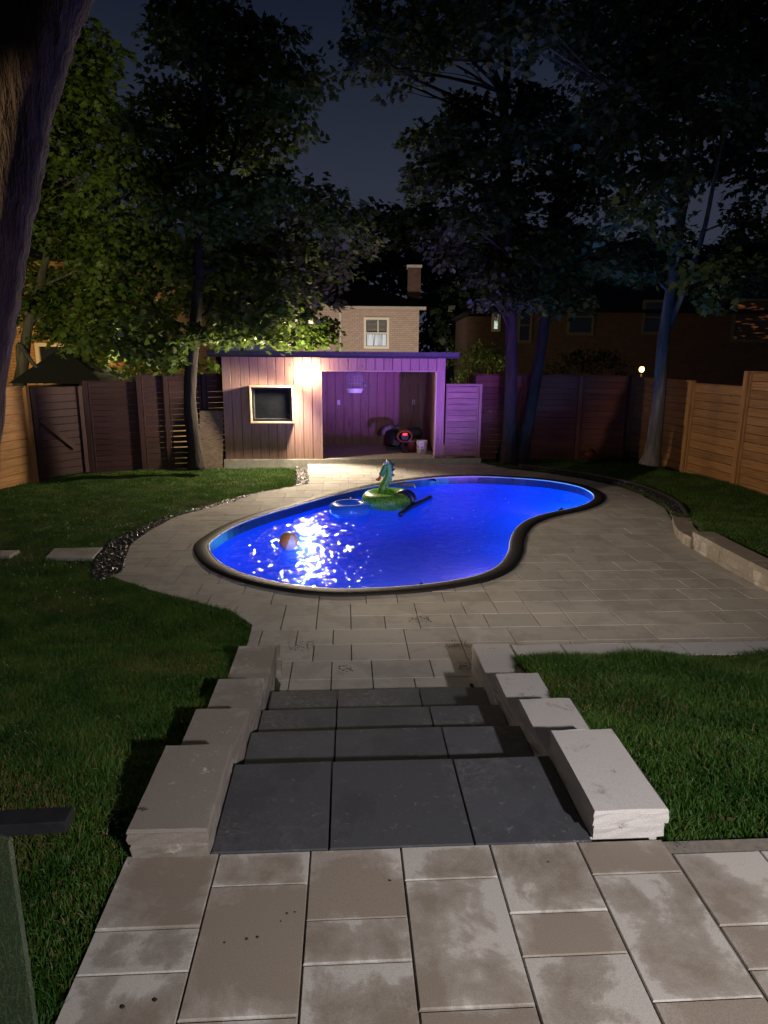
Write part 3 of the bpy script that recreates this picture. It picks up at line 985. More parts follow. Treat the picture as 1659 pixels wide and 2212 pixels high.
# ------------------------------------------------------------------ floats on the water
def vor(name, c1, c2, scale=26, rough=.35):
    m, nt, b = M(name)
    v = coords(nt, (1, 1, 1), False)
    n = N(nt, 'ShaderNodeTexVoronoi'); n.inputs['Scale'].default_value = scale
    nt.links.new(v, n.inputs['Vector'])
    nt.links.new(ramp(nt, n.outputs['Distance'], [(.25, c1), (.55, c2)]), b.inputs['Base Color'])
    b.inputs['Roughness'].default_value = rough
    return m


MAT['scale'] = vor('green_scale_vinyl', (.045, .16, .02), (.16, .40, .04))
MAT['greenv'] = basic('green_vinyl', (.035, .20, .035), (.06, .27, .05), .35, 5, bstr=0, spec=.5)
MAT['navy'] = basic('navy_vinyl', (.012, .015, .05), (.02, .025, .07), .35, 5, bstr=0, spec=.5)
MAT['tongue'] = basic('red_vinyl', (.55, .08, .04), (.62, .14, .07), .35, 5, bstr=0)
MAT['eye'] = basic('white_vinyl', (.75, .75, .72), None, .35, bstr=0)

fl = thing('dragon_float', 'green inflatable dragon ring float with upright neck and navy spikes', 'pool float', (.08, 10.78, WZ))
C0 = Vector((.08, 10.80, WZ))
def torus(c, R, r, n=32, s=12, sq=.95):
    b = MB()
    for i in range(n):
        a = 2 * math.pi * i / n
        for k in range(s):
            q = 2 * math.pi * k / s
            b.v.append((c.x + (R + r * math.cos(q)) * math.cos(a), c.y + (R + r * math.cos(q)) * math.sin(a), c.z + r * sq * math.sin(q)))
    for i in range(n):
        for k in range(s):
            b.f.append([i * s + k, ((i + 1) % n) * s + k, ((i + 1) % n) * s + (k + 1) % s, i * s + (k + 1) % s]); b.mi.append(0)
    return b
torus(C0 + Vector((0, 0, .085)), .305, .15, 40, 14, .88).build('ring', MAT['scale'], fl, True)
s_ = MB(); s_.lathe(C0 + Vector((0, 0, .04)), [(.20, 0), (.20, .02)], 24)
s_.build('seat', MAT['scale'], fl)
nk = spline([C0 + Vector(q) for q in ((-.11, .02, .08), (-.105, .02, .20), (-.085, .02, .30), (-.045, .01, .39), (-.008, .0, .48), (-.004, -.01, .58), (-.018, -.02, .665), (-.045, -.03, .70))], 4, False)
MB().tube(nk, list(np.interp(np.arange(len(nk)), [0, 6, 12, 18, 24, 28], [.086, .080, .068, .056, .050, .036])), 16).build('neck', MAT['scale'], fl, True)
hd = spline([C0 + Vector(q) for q in ((-.020, -.03, .685), (-.062, -.045, .645), (-.098, -.05, .575), (-.128, -.05, .515), (-.142, -.05, .485))], 4, False)
MB().tube(hd, list(np.interp(np.arange(len(hd)), [0, 4, 8, 12, 16], [.030, .046, .042, .036, .022])), 14).build('head', MAT['greenv'], fl, True)
jw = spline([C0 + Vector(q) for q in ((-.072, -.045, .58), (-.088, -.045, .52), (-.112, -.045, .465))], 4, False)
MB().tube(jw, [.022, .024, .025, .026, .026, .025, .023, .02, .014], 12).build('jaw', MAT['greenv'], fl, True)
MB().tube(spline([C0 + Vector(q) for q in ((-.125, -.05, .50), (-.150, -.055, .455), (-.172, -.055, .415), (-.182, -.055, .395))], 3, False), [.016, .018, .021, .026, .028, .028, .026, .02, .014, .008], 12).build('tongue', MAT['tongue'], fl, True)
MB().tube([C0 + Vector((-.172, -.055, .418)), C0 + Vector((-.205, -.055, .425)), C0 + Vector((-.222, -.055, .432))], [.020, .015, .006], 8).build('tongue_tip', MAT['tongue'], fl, True)
for nm, dx, dy, dz, rr in (('eye', -.060, -.062, .690, .024), ('eye', -.022, -.062, .712, .022), ('nostril', -.135, -.06, .548, .017)):
    e_ = MB(); e_.lathe(C0 + Vector((dx, dy, dz - rr)), [(.003, 0), (rr * .75, rr * .4), (rr, rr), (rr * .75, rr * 1.6), (.003, rr * 2)], 12)
    eo = e_.build(nm, MAT['eye'], fl, True)
    if nm == 'eye':
        e_ = MB(); e_.lathe(C0 + Vector((dx - .008, dy - rr * .95, dz - .008)), [(.002, 0), (.008, .004), (.008, .011), (.002, .016)], 8)
        e_.build('pupil', MAT['blackplastic'], eo, True)
for bx, bz, tx, tz in ((-.03, .700, -.028, .755), (.0, .690, .030, .742), (.020, .640, .092, .672), (.026, .570, .100, .588), (.018, .490, .092, .492), (-.005, .430, .055, .415)):
    p_, q_ = C0 + Vector((bx, -.005, bz)), C0 + Vector((tx, -.005, tz))
    MB().tube([p_, p_.lerp(q_, .5), q_], [.036, .024, .003], 8).build('spike', MAT['navy'], fl, True)
MB().tube([C0 + Vector(q) for q in ((-.02, .0, .705), (.022, .0, .67), (.036, .0, .58), (.028, .0, .49), (.0, .0, .41), (-.03, .01, .35))], [.02, .028, .030, .030, .026, .012], 8).build('mane', MAT['navy'], fl, True)
tl = [C0 + Vector(((.305 + .155 * math.cos(q)) * math.cos(-.55), (.305 + .155 * math.cos(q)) * math.sin(-.55), .085 + .145 * math.sin(q))) for q in np.linspace(-.4, 2.6, 9)]
MB().tube(tl, [.05, .06, .065, .07, .07, .065, .06, .05, .03], 8).build('tail', MAT['navy'], fl, True)

m, nt, b = M('translucent_blue_vinyl')
b.inputs['Base Color'].default_value = (.06, .30, .80, 1); b.inputs['Roughness'].default_value = .18; b.inputs['Specular IOR Level'].default_value = .6
tr = N(nt, 'ShaderNodeBsdfTransparent'); tr.inputs['Color'].default_value = (.6, .8, 1, 1)
mx = N(nt, 'ShaderNodeMixShader'); mx.inputs[0].default_value = .35
nt.links.new(b.outputs[0], mx.inputs[1]); nt.links.new(tr.outputs[0], mx.inputs[2])
nt.links.new(mx.outputs[0], nt.nodes['Material Output'].inputs['Surface'])
MAT['bluevinyl'] = m
tt = thing('swim_ring', 'translucent blue inflatable swim ring floating left of the green dragon', 'pool float', (-.53, 10.12, WZ))
C1 = Vector((-.535, 10.12, WZ))
torus(C1 + Vector((0, 0, .07)), .235, .105, 36, 12, .95).build('ring', MAT['bluevinyl'], tt, True)
MB().tube([C1 + Vector((.0, .235, .165)), C1 + Vector((.0, .235, .195))], .012, 8).build('valve', MAT['white'], tt)
MB().tube([C1 + Vector((.2275 * math.cos(a_), .2275 * math.sin(a_), .172)) for a_ in np.linspace(0, 6.283, 33)[:-1]], .006, 6, closed=True).build('highlight_ring', MAT['white'], tt, True)  # highlight along the top of the ring, modelled as a white band

nd = MB().tube(spline([(.25, 9.93, WZ + .03), (.40, 10.3, WZ + .05), (.60, 10.72, WZ + .05), (.79, 11.15, WZ + .04)], 4, False), .042, 10)
nd = nd.build('pool_noodle', MAT['navy'], smooth=True)
tag(nd, 'dark navy foam pool noodle floating in front of the dragon', 'pool noodle')

bl = thing('beach_ball', 'beach ball of orange and pale panels floating at the near left of the pool', 'ball', (-1.2, 8.1, WZ))
BC, BR = Vector((-1.205, 8.12, WZ + .105)), .122
bo = basic('ball_orange', (.80, .26, .06), None, .3, bstr=0, spec=.5); bp = basic('ball_pale', (.78, .62, .42), None, .3, bstr=0, spec=.5); by = basic('ball_yellow', (.80, .48, .10), None, .3, bstr=0, spec=.5)
RB = Matrix.Rotation(.5, 3, 'X') @ Matrix.Rotation(.35, 3, 'Y')
for k in range(6):
    b = MB()
    for i in range(7):
        for q in range(9):
            th = math.pi * q / 8; ph = 2 * math.pi * (k + i / 6) / 6 + .4
            v = RB @ Vector((math.sin(th) * math.cos(ph), math.sin(th) * math.sin(ph), math.cos(th)))
            b.v.append(tuple(BC + v * BR))
    for i in range(6):
        for q in range(8):
            b.f.append([i * 9 + q, i * 9 + q + 1, (i + 1) * 9 + q + 1, (i + 1) * 9 + q]); b.mi.append(0)
    b.build('panel', (bo, bp, by)[k % 3], bl, True)

# ------------------------------------------------------------------ pool house
sh = thing('pool_house', 'low flat roofed wooden pool house with open bay and lit wall lamp', 'pool house', SF(2.3, 0, 0))
FZ, WT, DEP, WID = .10, 2.215, 2.25, 4.65
OA0, OA1, OZ = 2.04, 4.46, 1.95
MB().fbox(SF, -.03, 5.48, -.03, DEP, -.22, FZ).build('floor_slab', MAT['concrete'], sh)
bw = .186
def siding(a0, a1, z0, z1, b, th, nrm):
    """vertical boards; the joint shows as a dark groove"""
    n = int(round((a1 - a0) / bw))
    if n < 1: return
    for i in range(n):
        x0 = a0 + (a1 - a0) * i / n; x1 = a0 + (a1 - a0) * (i + 1) / n
        c = (x0 + x1) / 2
        beam('siding_board', SF(c, b, z0), SF(c, b, z1), (x1 - x0) - .011, th, SF(1, 0) - SF(0, 0), MAT['siding'], sh, jit=.02)
WA0, WA1, WZ0, WZ1 = .56, 1.46, .87, 1.645
siding(0, WA0, FZ, WT, .012, .022, 1)
siding(WA0, WA1, FZ, WZ0 + .03, .012, .022, 1)
siding(WA0, WA1, WZ1 - .03, WT, .012, .022, 1)
siding(WA1, OA0, FZ, WT, .012, .022, 1)
siding(OA0, OA1, OZ, WT, .012, .022, 1)
siding(OA1, WID, FZ, WT, .012, .022, 1)
MB().fbox(SF, 0.01, OA0 - .012, .025, .10, FZ, WT).fbox(SF, OA0 - .012, OA1 + .012, .025, .10, OZ + .012, WT).fbox(SF, OA1 + .012, WID - .01, .025, .10, FZ, WT).build('wall_frame', MAT['darkmetal'], sh)
# jambs and header of the bay
beam('jamb', SF(OA1 + .0, .075, FZ), SF(OA1, .075, OZ), .16, .024, SF(0, 1) - SF(0, 0), MAT['litjamb'], sh)
beam('jamb', SF(OA0, .075, FZ), SF(OA0, .075, OZ), .16, .024, SF(0, 1) - SF(0, 0), MAT['trim'], sh)
beam('header', SF(OA0 + .012, .075, OZ), SF(OA1 - .012, .075, OZ), .16, .024, SF(0, 1) - SF(0, 0), MAT['trim'], sh)
# inside of the bay
def iside(pts0, pts1, n, z0, z1):
    p0, p1 = Vector(pts0), Vector(pts1)
    for i in range(n):
        c = p0.lerp(p1, (i + .5) / n)
        beam('inner_board', (c.x, c.y, z0), (c.x, c.y, z1), (p1 - p0).length / n - .006, .02, p1 - p0, MAT['siding'], sh, jit=.015)
iside(SF(OA0 - .1, DEP - .06), SF(OA1 + .12, DEP - .06), 13, FZ, WT)
iside(SF(OA1 + .12, .11), SF(OA1 + .12, DEP - .07), 10, FZ, WT)
iside(SF(OA0 - .1, .11), SF(OA0 - .1, DEP - .07), 10, FZ, WT)
MB().fbox(SF, OA0 - .11, OA1 + .13, .11, DEP - .07, WT - .16, WT - .13).build('ceiling', MAT['siding'], sh)
MB().fbox(SF, .0, WID, DEP - .04, DEP, FZ, WT).build('rear_wall', MAT['siding'], sh)
MB().fbox(SF, .0, .022, .03, DEP - .045, FZ, WT).build('side_wall', MAT['siding'], sh)
MB().fbox(SF, WID - .022, WID, .03, DEP - .045, FZ, WT).build('side_wall', MAT['siding'], sh)
# roof with a grey drip edge
MB().fbox(SF, -.24, WID + .24, -.20, DEP + .2, WT + .003, WT + .085).build('roof', MAT['roofing'], sh)
for x0, x1 in ((-.245, 2.78), (2.785, WID + .245)):
    MB().fbox(SF, x0, x1, -.215, -.202, WT + .045, WT + .125).build('drip_edge', MAT['flashing'], sh)
MB().fbox(SF, -.24, WID + .24, -.20, DEP + .2, WT + .086, WT + .115).build('roof_membrane', MAT['roofing'], sh)
# boxed window
wn = MB().fbox(SF, WA0 + .08, WA1 - .08, -.02, .0, WZ0 + .08, WZ1 - .08).build('window', MAT['screen'], sh)
for p0, p1, wd in ((SF(WA0, -.06, WZ1 - .018), SF(WA1, -.06, WZ1 - .018), 0), (SF(WA0, -.06, WZ0 + .018), SF(WA1, -.06, WZ0 + .018), 0)):
    beam('window_box_board', p0, p1, .16, .034, SF(0, 1) - SF(0, 0), MAT['trim'], wn)
for xx in (WA0 + .017, WA1 - .017):
    beam('window_box_board', SF(xx, -.06, WZ0 + .036), SF(xx, -.06, WZ1 - .036), .16, .034, SF(0, 1) - SF(0, 0), MAT['trim'], wn)
fb = MB()
i0, i1, z0, z1 = WA0 + .036, WA1 - .036, WZ0 + .036, WZ1 - .036
for q in ((i0, i0 + .045, z0, z1), (i1 - .045, i1, z0, z1), (i0 + .045, i1 - .045, z0, z0 + .04), (i0 + .045, i1 - .045, z1 - .04, z1)):
    fb.fbox(SF, q[0], q[1], -.045, -.021, q[2], q[3])
fb.build('window_frame', MAT['darkmetal'], wn)
MB().fbox(SF, i0 + .05, i0 + .056, -.034, -.021, z0 + .05, z1 - .05).fbox(SF, i0 + .06, i1 - .12, -.034, -.021, z0 + .055, z0 + .061).build('glazing_bead', MAT['greyplastic'], wn)
# the lit lamp
LP = SF(1.735, -.062, 1.915)
bk = MB(); bk.obox(SF(1.69, -.03, 1.86), SF(1.78, -.03, 0) - SF(1.69, -.03, 0), SF(0, .03) - SF(0, 0), (0, 0, .12))
bk = bk.build('wall_lamp', MAT['darkmetal'], sh)
gb_ = MB(); gb_.lathe(LP + Vector((0, 0, -.045)), [(.008, .01), (.025, .02), (.034, .045), (.025, .07), (.008, .08)], 16)
gb_.build('bulb', emit('lamp_glow', (1.0, .78, .42), 60), bk, True)
lamp('pool_house_lamp', 'POINT', SF(1.735, -.16, 1.90), 95, (1.0, .72, .42), size=.03)
lamp('pool_house_lamp', 'SPOT', SF(1.735, -.30, 1.88), 950, (1.0, .82, .58), SF(.4, -2.8, .1), .10, 166, .35)

# switch plate and outlet on the rear wall of the bay
def plate(name, u0, v0, u1, v1, lab, cat, out):
    Yb = 16.14
    p = at((700 + (u0 + u1) / 2 / 5.925) / 1.01266, (780 + (v0 + v1) / 2 / 5.925) / 1.01266, Yb + .12 * (u0 > 600))
    a_, b_ = SF.inv(p.x, p.y)
    t = thing(name, lab, cat, SF(a_, DEP - .075, p.z))
    MB().fbox(SF, a_ - .036, a_ + .036, DEP - .082, DEP - .072, p.z - .058, p.z + .058).build('cover', MAT['white'], t)
    if out:
        for dz in (-.022, .022): MB().fbox(SF, a_ - .015, a_ + .015, DEP - .0845, DEP - .0822, p.z + dz - .014, p.z + dz + .014).build('socket', MAT['greyplastic'], t)
    else:
        MB().fbox(SF, a_ - .012, a_ + .012, DEP - .086, DEP - .0822, p.z - .025, p.z + .025).build('rocker', MAT['white'], t)
    return a_, p.z
plate('light_switch', 222, 570, 265, 635, 'white light switch plate on the bay wall below the cage', 'light switch', False)
oa, oz = plate('power_outlet', 1210, 570, 1250, 630, 'white power outlet with a plugged cord above the equipment', 'power outlet', True)
cd = spline([SF(oa, DEP - .10, oz - .02), SF(oa + .0, DEP - .12, oz - .2), SF(oa - .04, DEP - .16, .75), SF(oa - .07, DEP - .35, .3), SF(oa - .15, DEP - .5, FZ + .02)], 5, False)
tag(MB().tube(cd, .007, 6).build('extension_cord', MAT['orange'], smooth=True), 'thin cord hanging from the outlet down to the equipment', 'cord')

# bird cage hanging in the bay
ca, cb = 2.75, .50
cg = thing('bird_cage', 'domed white wire bird cage hanging from the bay ceiling', 'bird cage', SF(ca, cb, 1.9))
zc = 1.475
b = MB()
for k in range(16):
    a_ = 2 * math.pi * k / 16
    x_, y_ = .175 * math.cos(a_), .125 * math.sin(a_)
    pr = [(1, .09), (1.02, .30), (.85, .38), (.5, .43), (.03, .445)]
    b.tube([SF(ca + x_ * s_, cb + y_ * s_, zc + z_) for s_, z_ in pr], .0045, 4)
b.build('bars', MAT['cagewire'], cg)
b = MB()
for s_, z_ in ((1, .10), (1.0, .20), (1.0, .29), (.9, .36)):
    b.tube([SF(ca + .177 * s_ * math.cos(q), cb + .127 * s_ * math.sin(q), zc + z_) for q in np.linspace(0, 6.283, 21)[:-1]], .006, 4, closed=True)
b.build('hoop', MAT['cagewire'], cg)
b = MB()
n = 20
for s_, z_ in ((.86, 0), (1.05, .09), (1.0, .09), (.82, .01)):
    b.v += [tuple(SF(ca + .18 * s_ * math.cos(6.2832 * k / n), cb + .13 * s_ * math.sin(6.2832 * k / n), zc + z_)) for k in range(n)]
for i in range(3):
    for k in range(n): b.f.append([i * n + k, i * n + (k + 1) % n, (i + 1) * n + (k + 1) % n, (i + 1) * n + k]); b.mi.append(0)
b.f.append(list(range(n))[::-1]); b.mi.append(0)
b.f.append(list(range(3 * n, 4 * n))); b.mi.append(0)
b.build('tray', MAT['white'], cg)
b = MB(); b.lathe(SF(ca + .215, cb - .02, zc + .12), [(.032, 0), (.04, .09), (.036, .09), (.03, .01)], 14)
b.build('feed_cup', MAT['greyplastic'], cg, True)
MB().tube([SF(ca, cb, zc + .44), SF(ca, cb, WT - .16)], .005, 5).build('hook', MAT['darkmetal'], cg)

# equipment on the floor of the bay
def SFi(p): return SF.inv(p[0], p[1])
# dark pool pump
pa, pb = 3.70, 1.48
pu = thing('pool_pump', 'dark pool cleaning machine with round cap standing against bay wall', 'pump', SF(pa, pb, FZ))
MB().fbox(SF, pa - .16, pa + .17, pb - .14, pb + .16, FZ, FZ + .07).build('base', MAT['blackplastic'], pu)
b = MB().tube(spline([SF(pa, pb - .05, FZ + .08), SF(pa + .01, pb - .03, FZ + .2), SF(pa + .02, pb, FZ + .36), SF(pa + .02, pb, FZ + .46)], 3, False), [.14, .16, .165, .165, .16, .16, .15, .14, .12, .07], 16)
b.build('tank', MAT['blackplastic'], pu, True)
b = MB().tube([SF(pa + .06, pb - .22, FZ + .17), SF(pa + .06, pb - .13, FZ + .17)], [.07, .08], 16)
b.build('cap', MAT['greyplastic'], pu, True)
b = MB().tube(spline([SF(pa - .25, pb - .1, FZ + .36), SF(pa - .22, pb - .1, FZ + .48), SF(pa - .05, pb - .08, FZ + .53), SF(pa + .14, pb - .05, FZ + .49)], 3, False), [.045, .05, .055, .055, .06, .06, .055, .05, .05, .04], 10)
b.build('handle', MAT['greyplastic'], pu, True)
for dx in (-.13, .14):
    MB().tube([SF(pa + dx, pb - .18, FZ + .045), SF(pa + dx, pb - .14, FZ + .045)], .045, 14).build('wheel', MAT['blackplastic'], pu)
# hose reel
ra, rb_ = 3.93, .98
hr = thing('hose_reel', 'hose reel with coiled orange hose and glowing red light on a stand', 'hose reel', SF(ra, rb_, FZ))
RC = SF(ra - .02, rb_, FZ + .37)
ex = SF(1, 0) - SF(0, 0); ey = SF(0, 1) - SF(0, 0)
for k in range(5):
    R_ = .155 + .012 * (k % 3)
    MB().tube([RC + ex * (R_ * math.cos(q)) + Vector((0, 0, R_ * .8 * math.sin(q))) + ey * (-.06 + .03 * k) for q in np.linspace(0, 6.283, 25)[:-1]], .014, 7, closed=True).build('hose_coil', MAT['orange'], hr, True)
MB().tube([RC - ey * .08, RC + ey * .09], .085, 16).build('drum', MAT['blackplastic'], hr)
MB().obox(RC + ex * -.05 - ey * .115 + Vector((0, 0, .03)), ex * .1, ey * .03, (0, 0, .05)).build('light', emit('red_glow', (1.0, .05, .02), 1.6), hr)
for s_ in (-1, 1):
    MB().tube([RC + ex * (.02 * s_) + ey * .0 - Vector((0, 0, .05)), SF(ra + .13 * s_ + .05, rb_ - .08, FZ + .012)], .017, 8).build('leg', MAT['blackplastic'], hr)
MB().fbox(SF, ra - .08, ra + .2, rb_ - .13, rb_ - .04, FZ, FZ + .02).build('foot', MAT['blackplastic'], hr)
# red tub, dark bin, white pail
ta, tb = 4.10, .98
tub = thing('red_tub', 'dark red plastic tub with a pale lid behind the white pail', 'tub', SF(ta, tb, FZ))
b = MB(); b.lathe(SF(ta, tb, FZ), [(.10, 0), (.135, .24), (.135, .25)], 20); b.build('body', MAT['redplastic'], tub, True)
b = MB(); b.lathe(SF(ta, tb, FZ + .252), [(.14, 0), (.142, .02), (.11, .032)], 20); b.build('lid', MAT['greyplastic'], tub)
ba, bb_ = 4.22, 1.50
bn = thing('storage_bin', 'dark grey rounded bin in the back corner of the bay', 'bin', SF(ba, bb_, FZ))
b = MB(); b.lathe(SF(ba, bb_, FZ), [(.15, 0), (.17, .34)], 20); b.build('body', MAT['blackplastic'], bn, True)
b = MB(); b.lathe(SF(ba, bb_, FZ + .342), [(.178, 0), (.178, .03), (.16, .12), (.10, .17), (.02, .18)], 20); b.build('lid', basic('slate_plastic', (.04, .055, .065), (.06, .075, .085), .5), bn, True)
wa, wb = 4.27, .66
pl = thing('white_pail', 'white plastic pail with printed label beside the bay jamb', 'pail', SF(wa, wb, FZ))
b = MB(); b.lathe(SF(wa, wb, FZ), [(.105, 0), (.122, .30), (.122, .312), (.114, .312), (.10, .02)], 24); b.build('body', MAT['white'], pl, True)
for z_ in (.255, .29): 
    b = MB(); b.lathe(SF(wa, wb, FZ + z_), [(.12, 0), (.131, .003), (.131, .012), (.12, .015)], 24, cap=False); b.build('rib', MAT['white'], pl, True)
bl_ = MB()
for z_, a0_, a1_, h_ in ((.115, -1.9, -1.1, .008), (.085, -1.85, -1.15, .012), (.06, -1.9, -1.2, .006)):
    qs = np.linspace(a0_, a1_, 8)
    for i in range(7):
        rr = .105 + .017 * z_ / .3 + .0022
        bl_.add([SF(wa + rr * math.cos(qs[i]), wb + rr * math.sin(qs[i]), FZ + z_), SF(wa + rr * math.cos(qs[i + 1]), wb + rr * math.sin(qs[i + 1]), FZ + z_), SF(wa + rr * math.cos(qs[i + 1]), wb + rr * math.sin(qs[i + 1]), FZ + z_ + h_), SF(wa + rr * math.cos(qs[i]), wb + rr * math.sin(qs[i]), FZ + z_ + h_)], [(0, 1, 2, 3)])
bl_.build('label_print', MAT['blackplastic'], pl)
bl_ = MB()
for z_, a0_, a1_, h_ in ((.16, -2.7, -2.35, .045), (.09, -2.72, -2.5, .035), (.15, -1.75, -1.5, .03)):
    qs = np.linspace(a0_, a1_, 5)
    for i in range(4):
        rr = .105 + .017 * z_ / .3 + .0024
        bl_.add([SF(wa + rr * math.cos(qs[i]), wb + rr * math.sin(qs[i]), FZ + z_ + .004 * i), SF(wa + rr * math.cos(qs[i + 1]), wb + rr * math.sin(qs[i + 1]), FZ + z_), SF(wa + rr * math.cos(qs[i + 1]), wb + rr * math.sin(qs[i + 1]), FZ + z_ + h_ * .8), SF(wa + rr * math.cos(qs[i]), wb + rr * math.sin(qs[i]), FZ + z_ + h_)], [(0, 1, 2, 3)])
bl_.build('label_print', MAT['redplastic'], pl)

# gate right of the pool house
gt = thing('wooden_gate', 'framed gate of horizontal boards right of the pool house', 'gate', SF(5.05, 0, FZ))
G0, G1, GZ0, GZ1 = WID + .03, 5.46, FZ + .01, 1.69
nb = 12
for i in range(nb):
    z = GZ0 + .03 + (GZ1 - GZ0 - .08) * (i + .5) / nb
    beam('board', SF(G0 + .02, .06, z), SF(G1 - .085, .06, z), (GZ1 - GZ0 - .08) / nb - .006, .02, (0, 0, 1), MAT['gatewood'], gt, jit=.03)
beam('stile', SF(G1 - .03, .05, GZ0), SF(G1 - .03, .05, GZ1), .06, .06, ex, MAT['gatewood'], gt)
beam('stile', SF(G1 - .085, .045, GZ0), SF(G1 - .085, .045, GZ1 - .05), .03, .03, ex, MAT['gatewood'], gt)
beam('rail', SF(G0, .05, GZ1 - .02), SF(G1 - .062, .05, GZ1 - .02), .05, .06, (0, 0, 1), MAT['gatewood'], gt)
beam('stile', SF(G0 + .02, .045, GZ0), SF(G0 + .02, .045, GZ1 - .05), .03, .03, ex, MAT['gatewood'], gt)


# ------------------------------------------------------------------ fences
def fence(label, pts, mat, bh=.135, gap=.006, post_t=.09, trim=True, slit=None):
    """pts: list of (x, y, z_bottom, z_top) at the posts; boards run from post to post"""
    t = thing('wooden_fence', label, 'fence', (pts[0][0], pts[0][1], pts[0][2]))
    for i, p in enumerate(pts):
        q = pts[min(i + 1, len(pts) - 1)] if i < len(pts) - 1 else pts[i - 1]
        d = Vector((q[0] - p[0], q[1] - p[1], 0)).normalized()
        n = Vector((d.y, -d.x, 0))
        c = Vector((p[0], p[1], 0))
        if n.dot(c) > 0: n = -n
        zt = max(p[3], pts[i - 1][3] if i > 0 else 0) + .02
        beam('post', c + n * .03 + Vector((0, 0, p[2] - .25)), c + n * .03 + Vector((0, 0, zt)), post_t, post_t, d, mat, t)
        if trim:
            for s_ in (-1, 1):
                cc = c + d * (s_ * .075) + n * .022
                beam('batten', cc + Vector((0, 0, p[2] - .05)), cc + Vector((0, 0, min(p[3], zt) - .03)), .03, .04, d, mat, t)
    for i in range(len(pts) - 1):
        p, q = pts[i], pts[i + 1]
        d = Vector((q[0] - p[0], q[1] - p[1], 0)); L = d.length; d.normalize()
        A = Vector((p[0], p[1], 0)) + d * .046; B = Vector((q[0], q[1], 0)) - d * .046
        zb = (p[2] + q[2]) / 2 - .10
        zt = p[3]
        n = int(round((zt - zb) / bh))
        h = (zt - zb) / n
        for k in range(n):
            z = zb + h * (k + .5)
            g_ = gap
            if slit and i in slit and z < .82: g_ = slit[i]
            beam('board', A + Vector((0, 0, z)), B + Vector((0, 0, z)), h - g_, .022, (0, 0, 1), mat, t, jit=.02)
        beam('rail', A + Vector((0, 0, zt + .012)), B + Vector((0, 0, zt + .012)), .10, .02, Vector((d.y, -d.x, 0)), mat, t)
    return t


rf = lambda y: 5.70 + (13.0 - y) * .165
fence('light cedar fence of horizontal boards along the right side of the garden',
      [(5.42, 14.75, .1, 1.84), (rf(12.65), 12.65, .12, 1.80), (rf(11.2), 11.2, .16, 2.05), (rf(9.6), 9.6, .2, 2.05), (rf(8.0), 8.0, .2, 2.05), (rf(6.4), 6.4, .2, 2.05)], MAT['cedar'], .142)
fence('dark stained board fence closing the back of the garden behind the twin trunks',
      [(1.9, 15.05, .0, 1.86), (3.1, 14.98, .0, 1.86), (4.3, 14.9, .05, 1.86), (5.36, 14.8, .08, 1.86)], MAT['stainred'], .13)
fence('light cedar board fence on the left side with warm light on it',
      [(-6.60, 12.35, -.1, 1.66), (-6.86, 10.9, -.08, 1.66), (-7.14, 9.4, -.05, 1.66), (-7.4, 7.9, 0, 1.66)], MAT['cedar'], .15, trim=False)
fence('dark stained fence with light slits between boards left of the pool house',
      [(-5.92, 13.35, -.12, 1.72), (-5.0, 13.72, -.12, 1.84), (-4.52, 13.93, -.12, 1.84), (-3.82, 14.2, -.12, 1.84), (-2.9, 14.7, -.12, 1.84)], MAT['stain'], .112, slit={0: .007, 1: .009, 2: .024})
# gate with a diagonal brace in the left back corner
lg = thing('garden_gate', 'dark wooden gate with a diagonal brace in the left back corner', 'gate', (-6.25, 12.85, -.1))
A, B = Vector((-6.55, 12.45, 0)), Vector((-5.98, 13.28, 0))
d = (B - A).normalized(); nrm = Vector((d.y, -d.x, 0))
for i in range(12):
    z = -.06 + 1.70 * (i + .5) / 12
    beam('board', A + Vector((0, 0, z)), B + Vector((0, 0, z)), .135, .022, (0, 0, 1), MAT['stain'], lg, jit=.02)
for P_ in (A + d * .04, B - d * .04):
    beam('stile', P_ + nrm * .035 + Vector((0, 0, -.06)), P_ + nrm * .035 + Vector((0, 0, 1.64)), .09, .035, d, MAT['stain'], lg)
br_ = wood('worn_brace', (.034, .017, .016), (.058, .03, .026), .1)
beam('brace', A + d * .12 + nrm * .04 + Vector((0, 0, 1.05)), B - d * .25 + nrm * .04 + Vector((0, 0, .45)), .09, .03, (0, 0, 1), br_, lg)
# weathered panel leaning beside the pool house
lp = MB().obox((-3.86, 13.72, -.08), (.46, .12, 0), (-.008, .03, 0), (.02, .22, 1.2))
tag(lp.build('plywood_panel', wood('old_plywood', (.06, .045, .035), (.16, .12, .09), .05)), 'weathered plywood panel leaning between left maple trunk and pool house', 'panel')

# ball in the dark by the back fence
b = MB(); pc = at(1276, 982, 14.2); b.lathe(pc - Vector((0, 0, .12)), [(.02, 0), (.10, .05), (.13, .12), (.10, .20), (.02, .25)], 20)
tag(b.build('orange_ball', basic('dull_orange_rubber', (.16, .03, .014), None, .5), smooth=True), 'dim orange ball on the ground by the dark back fence', 'ball')

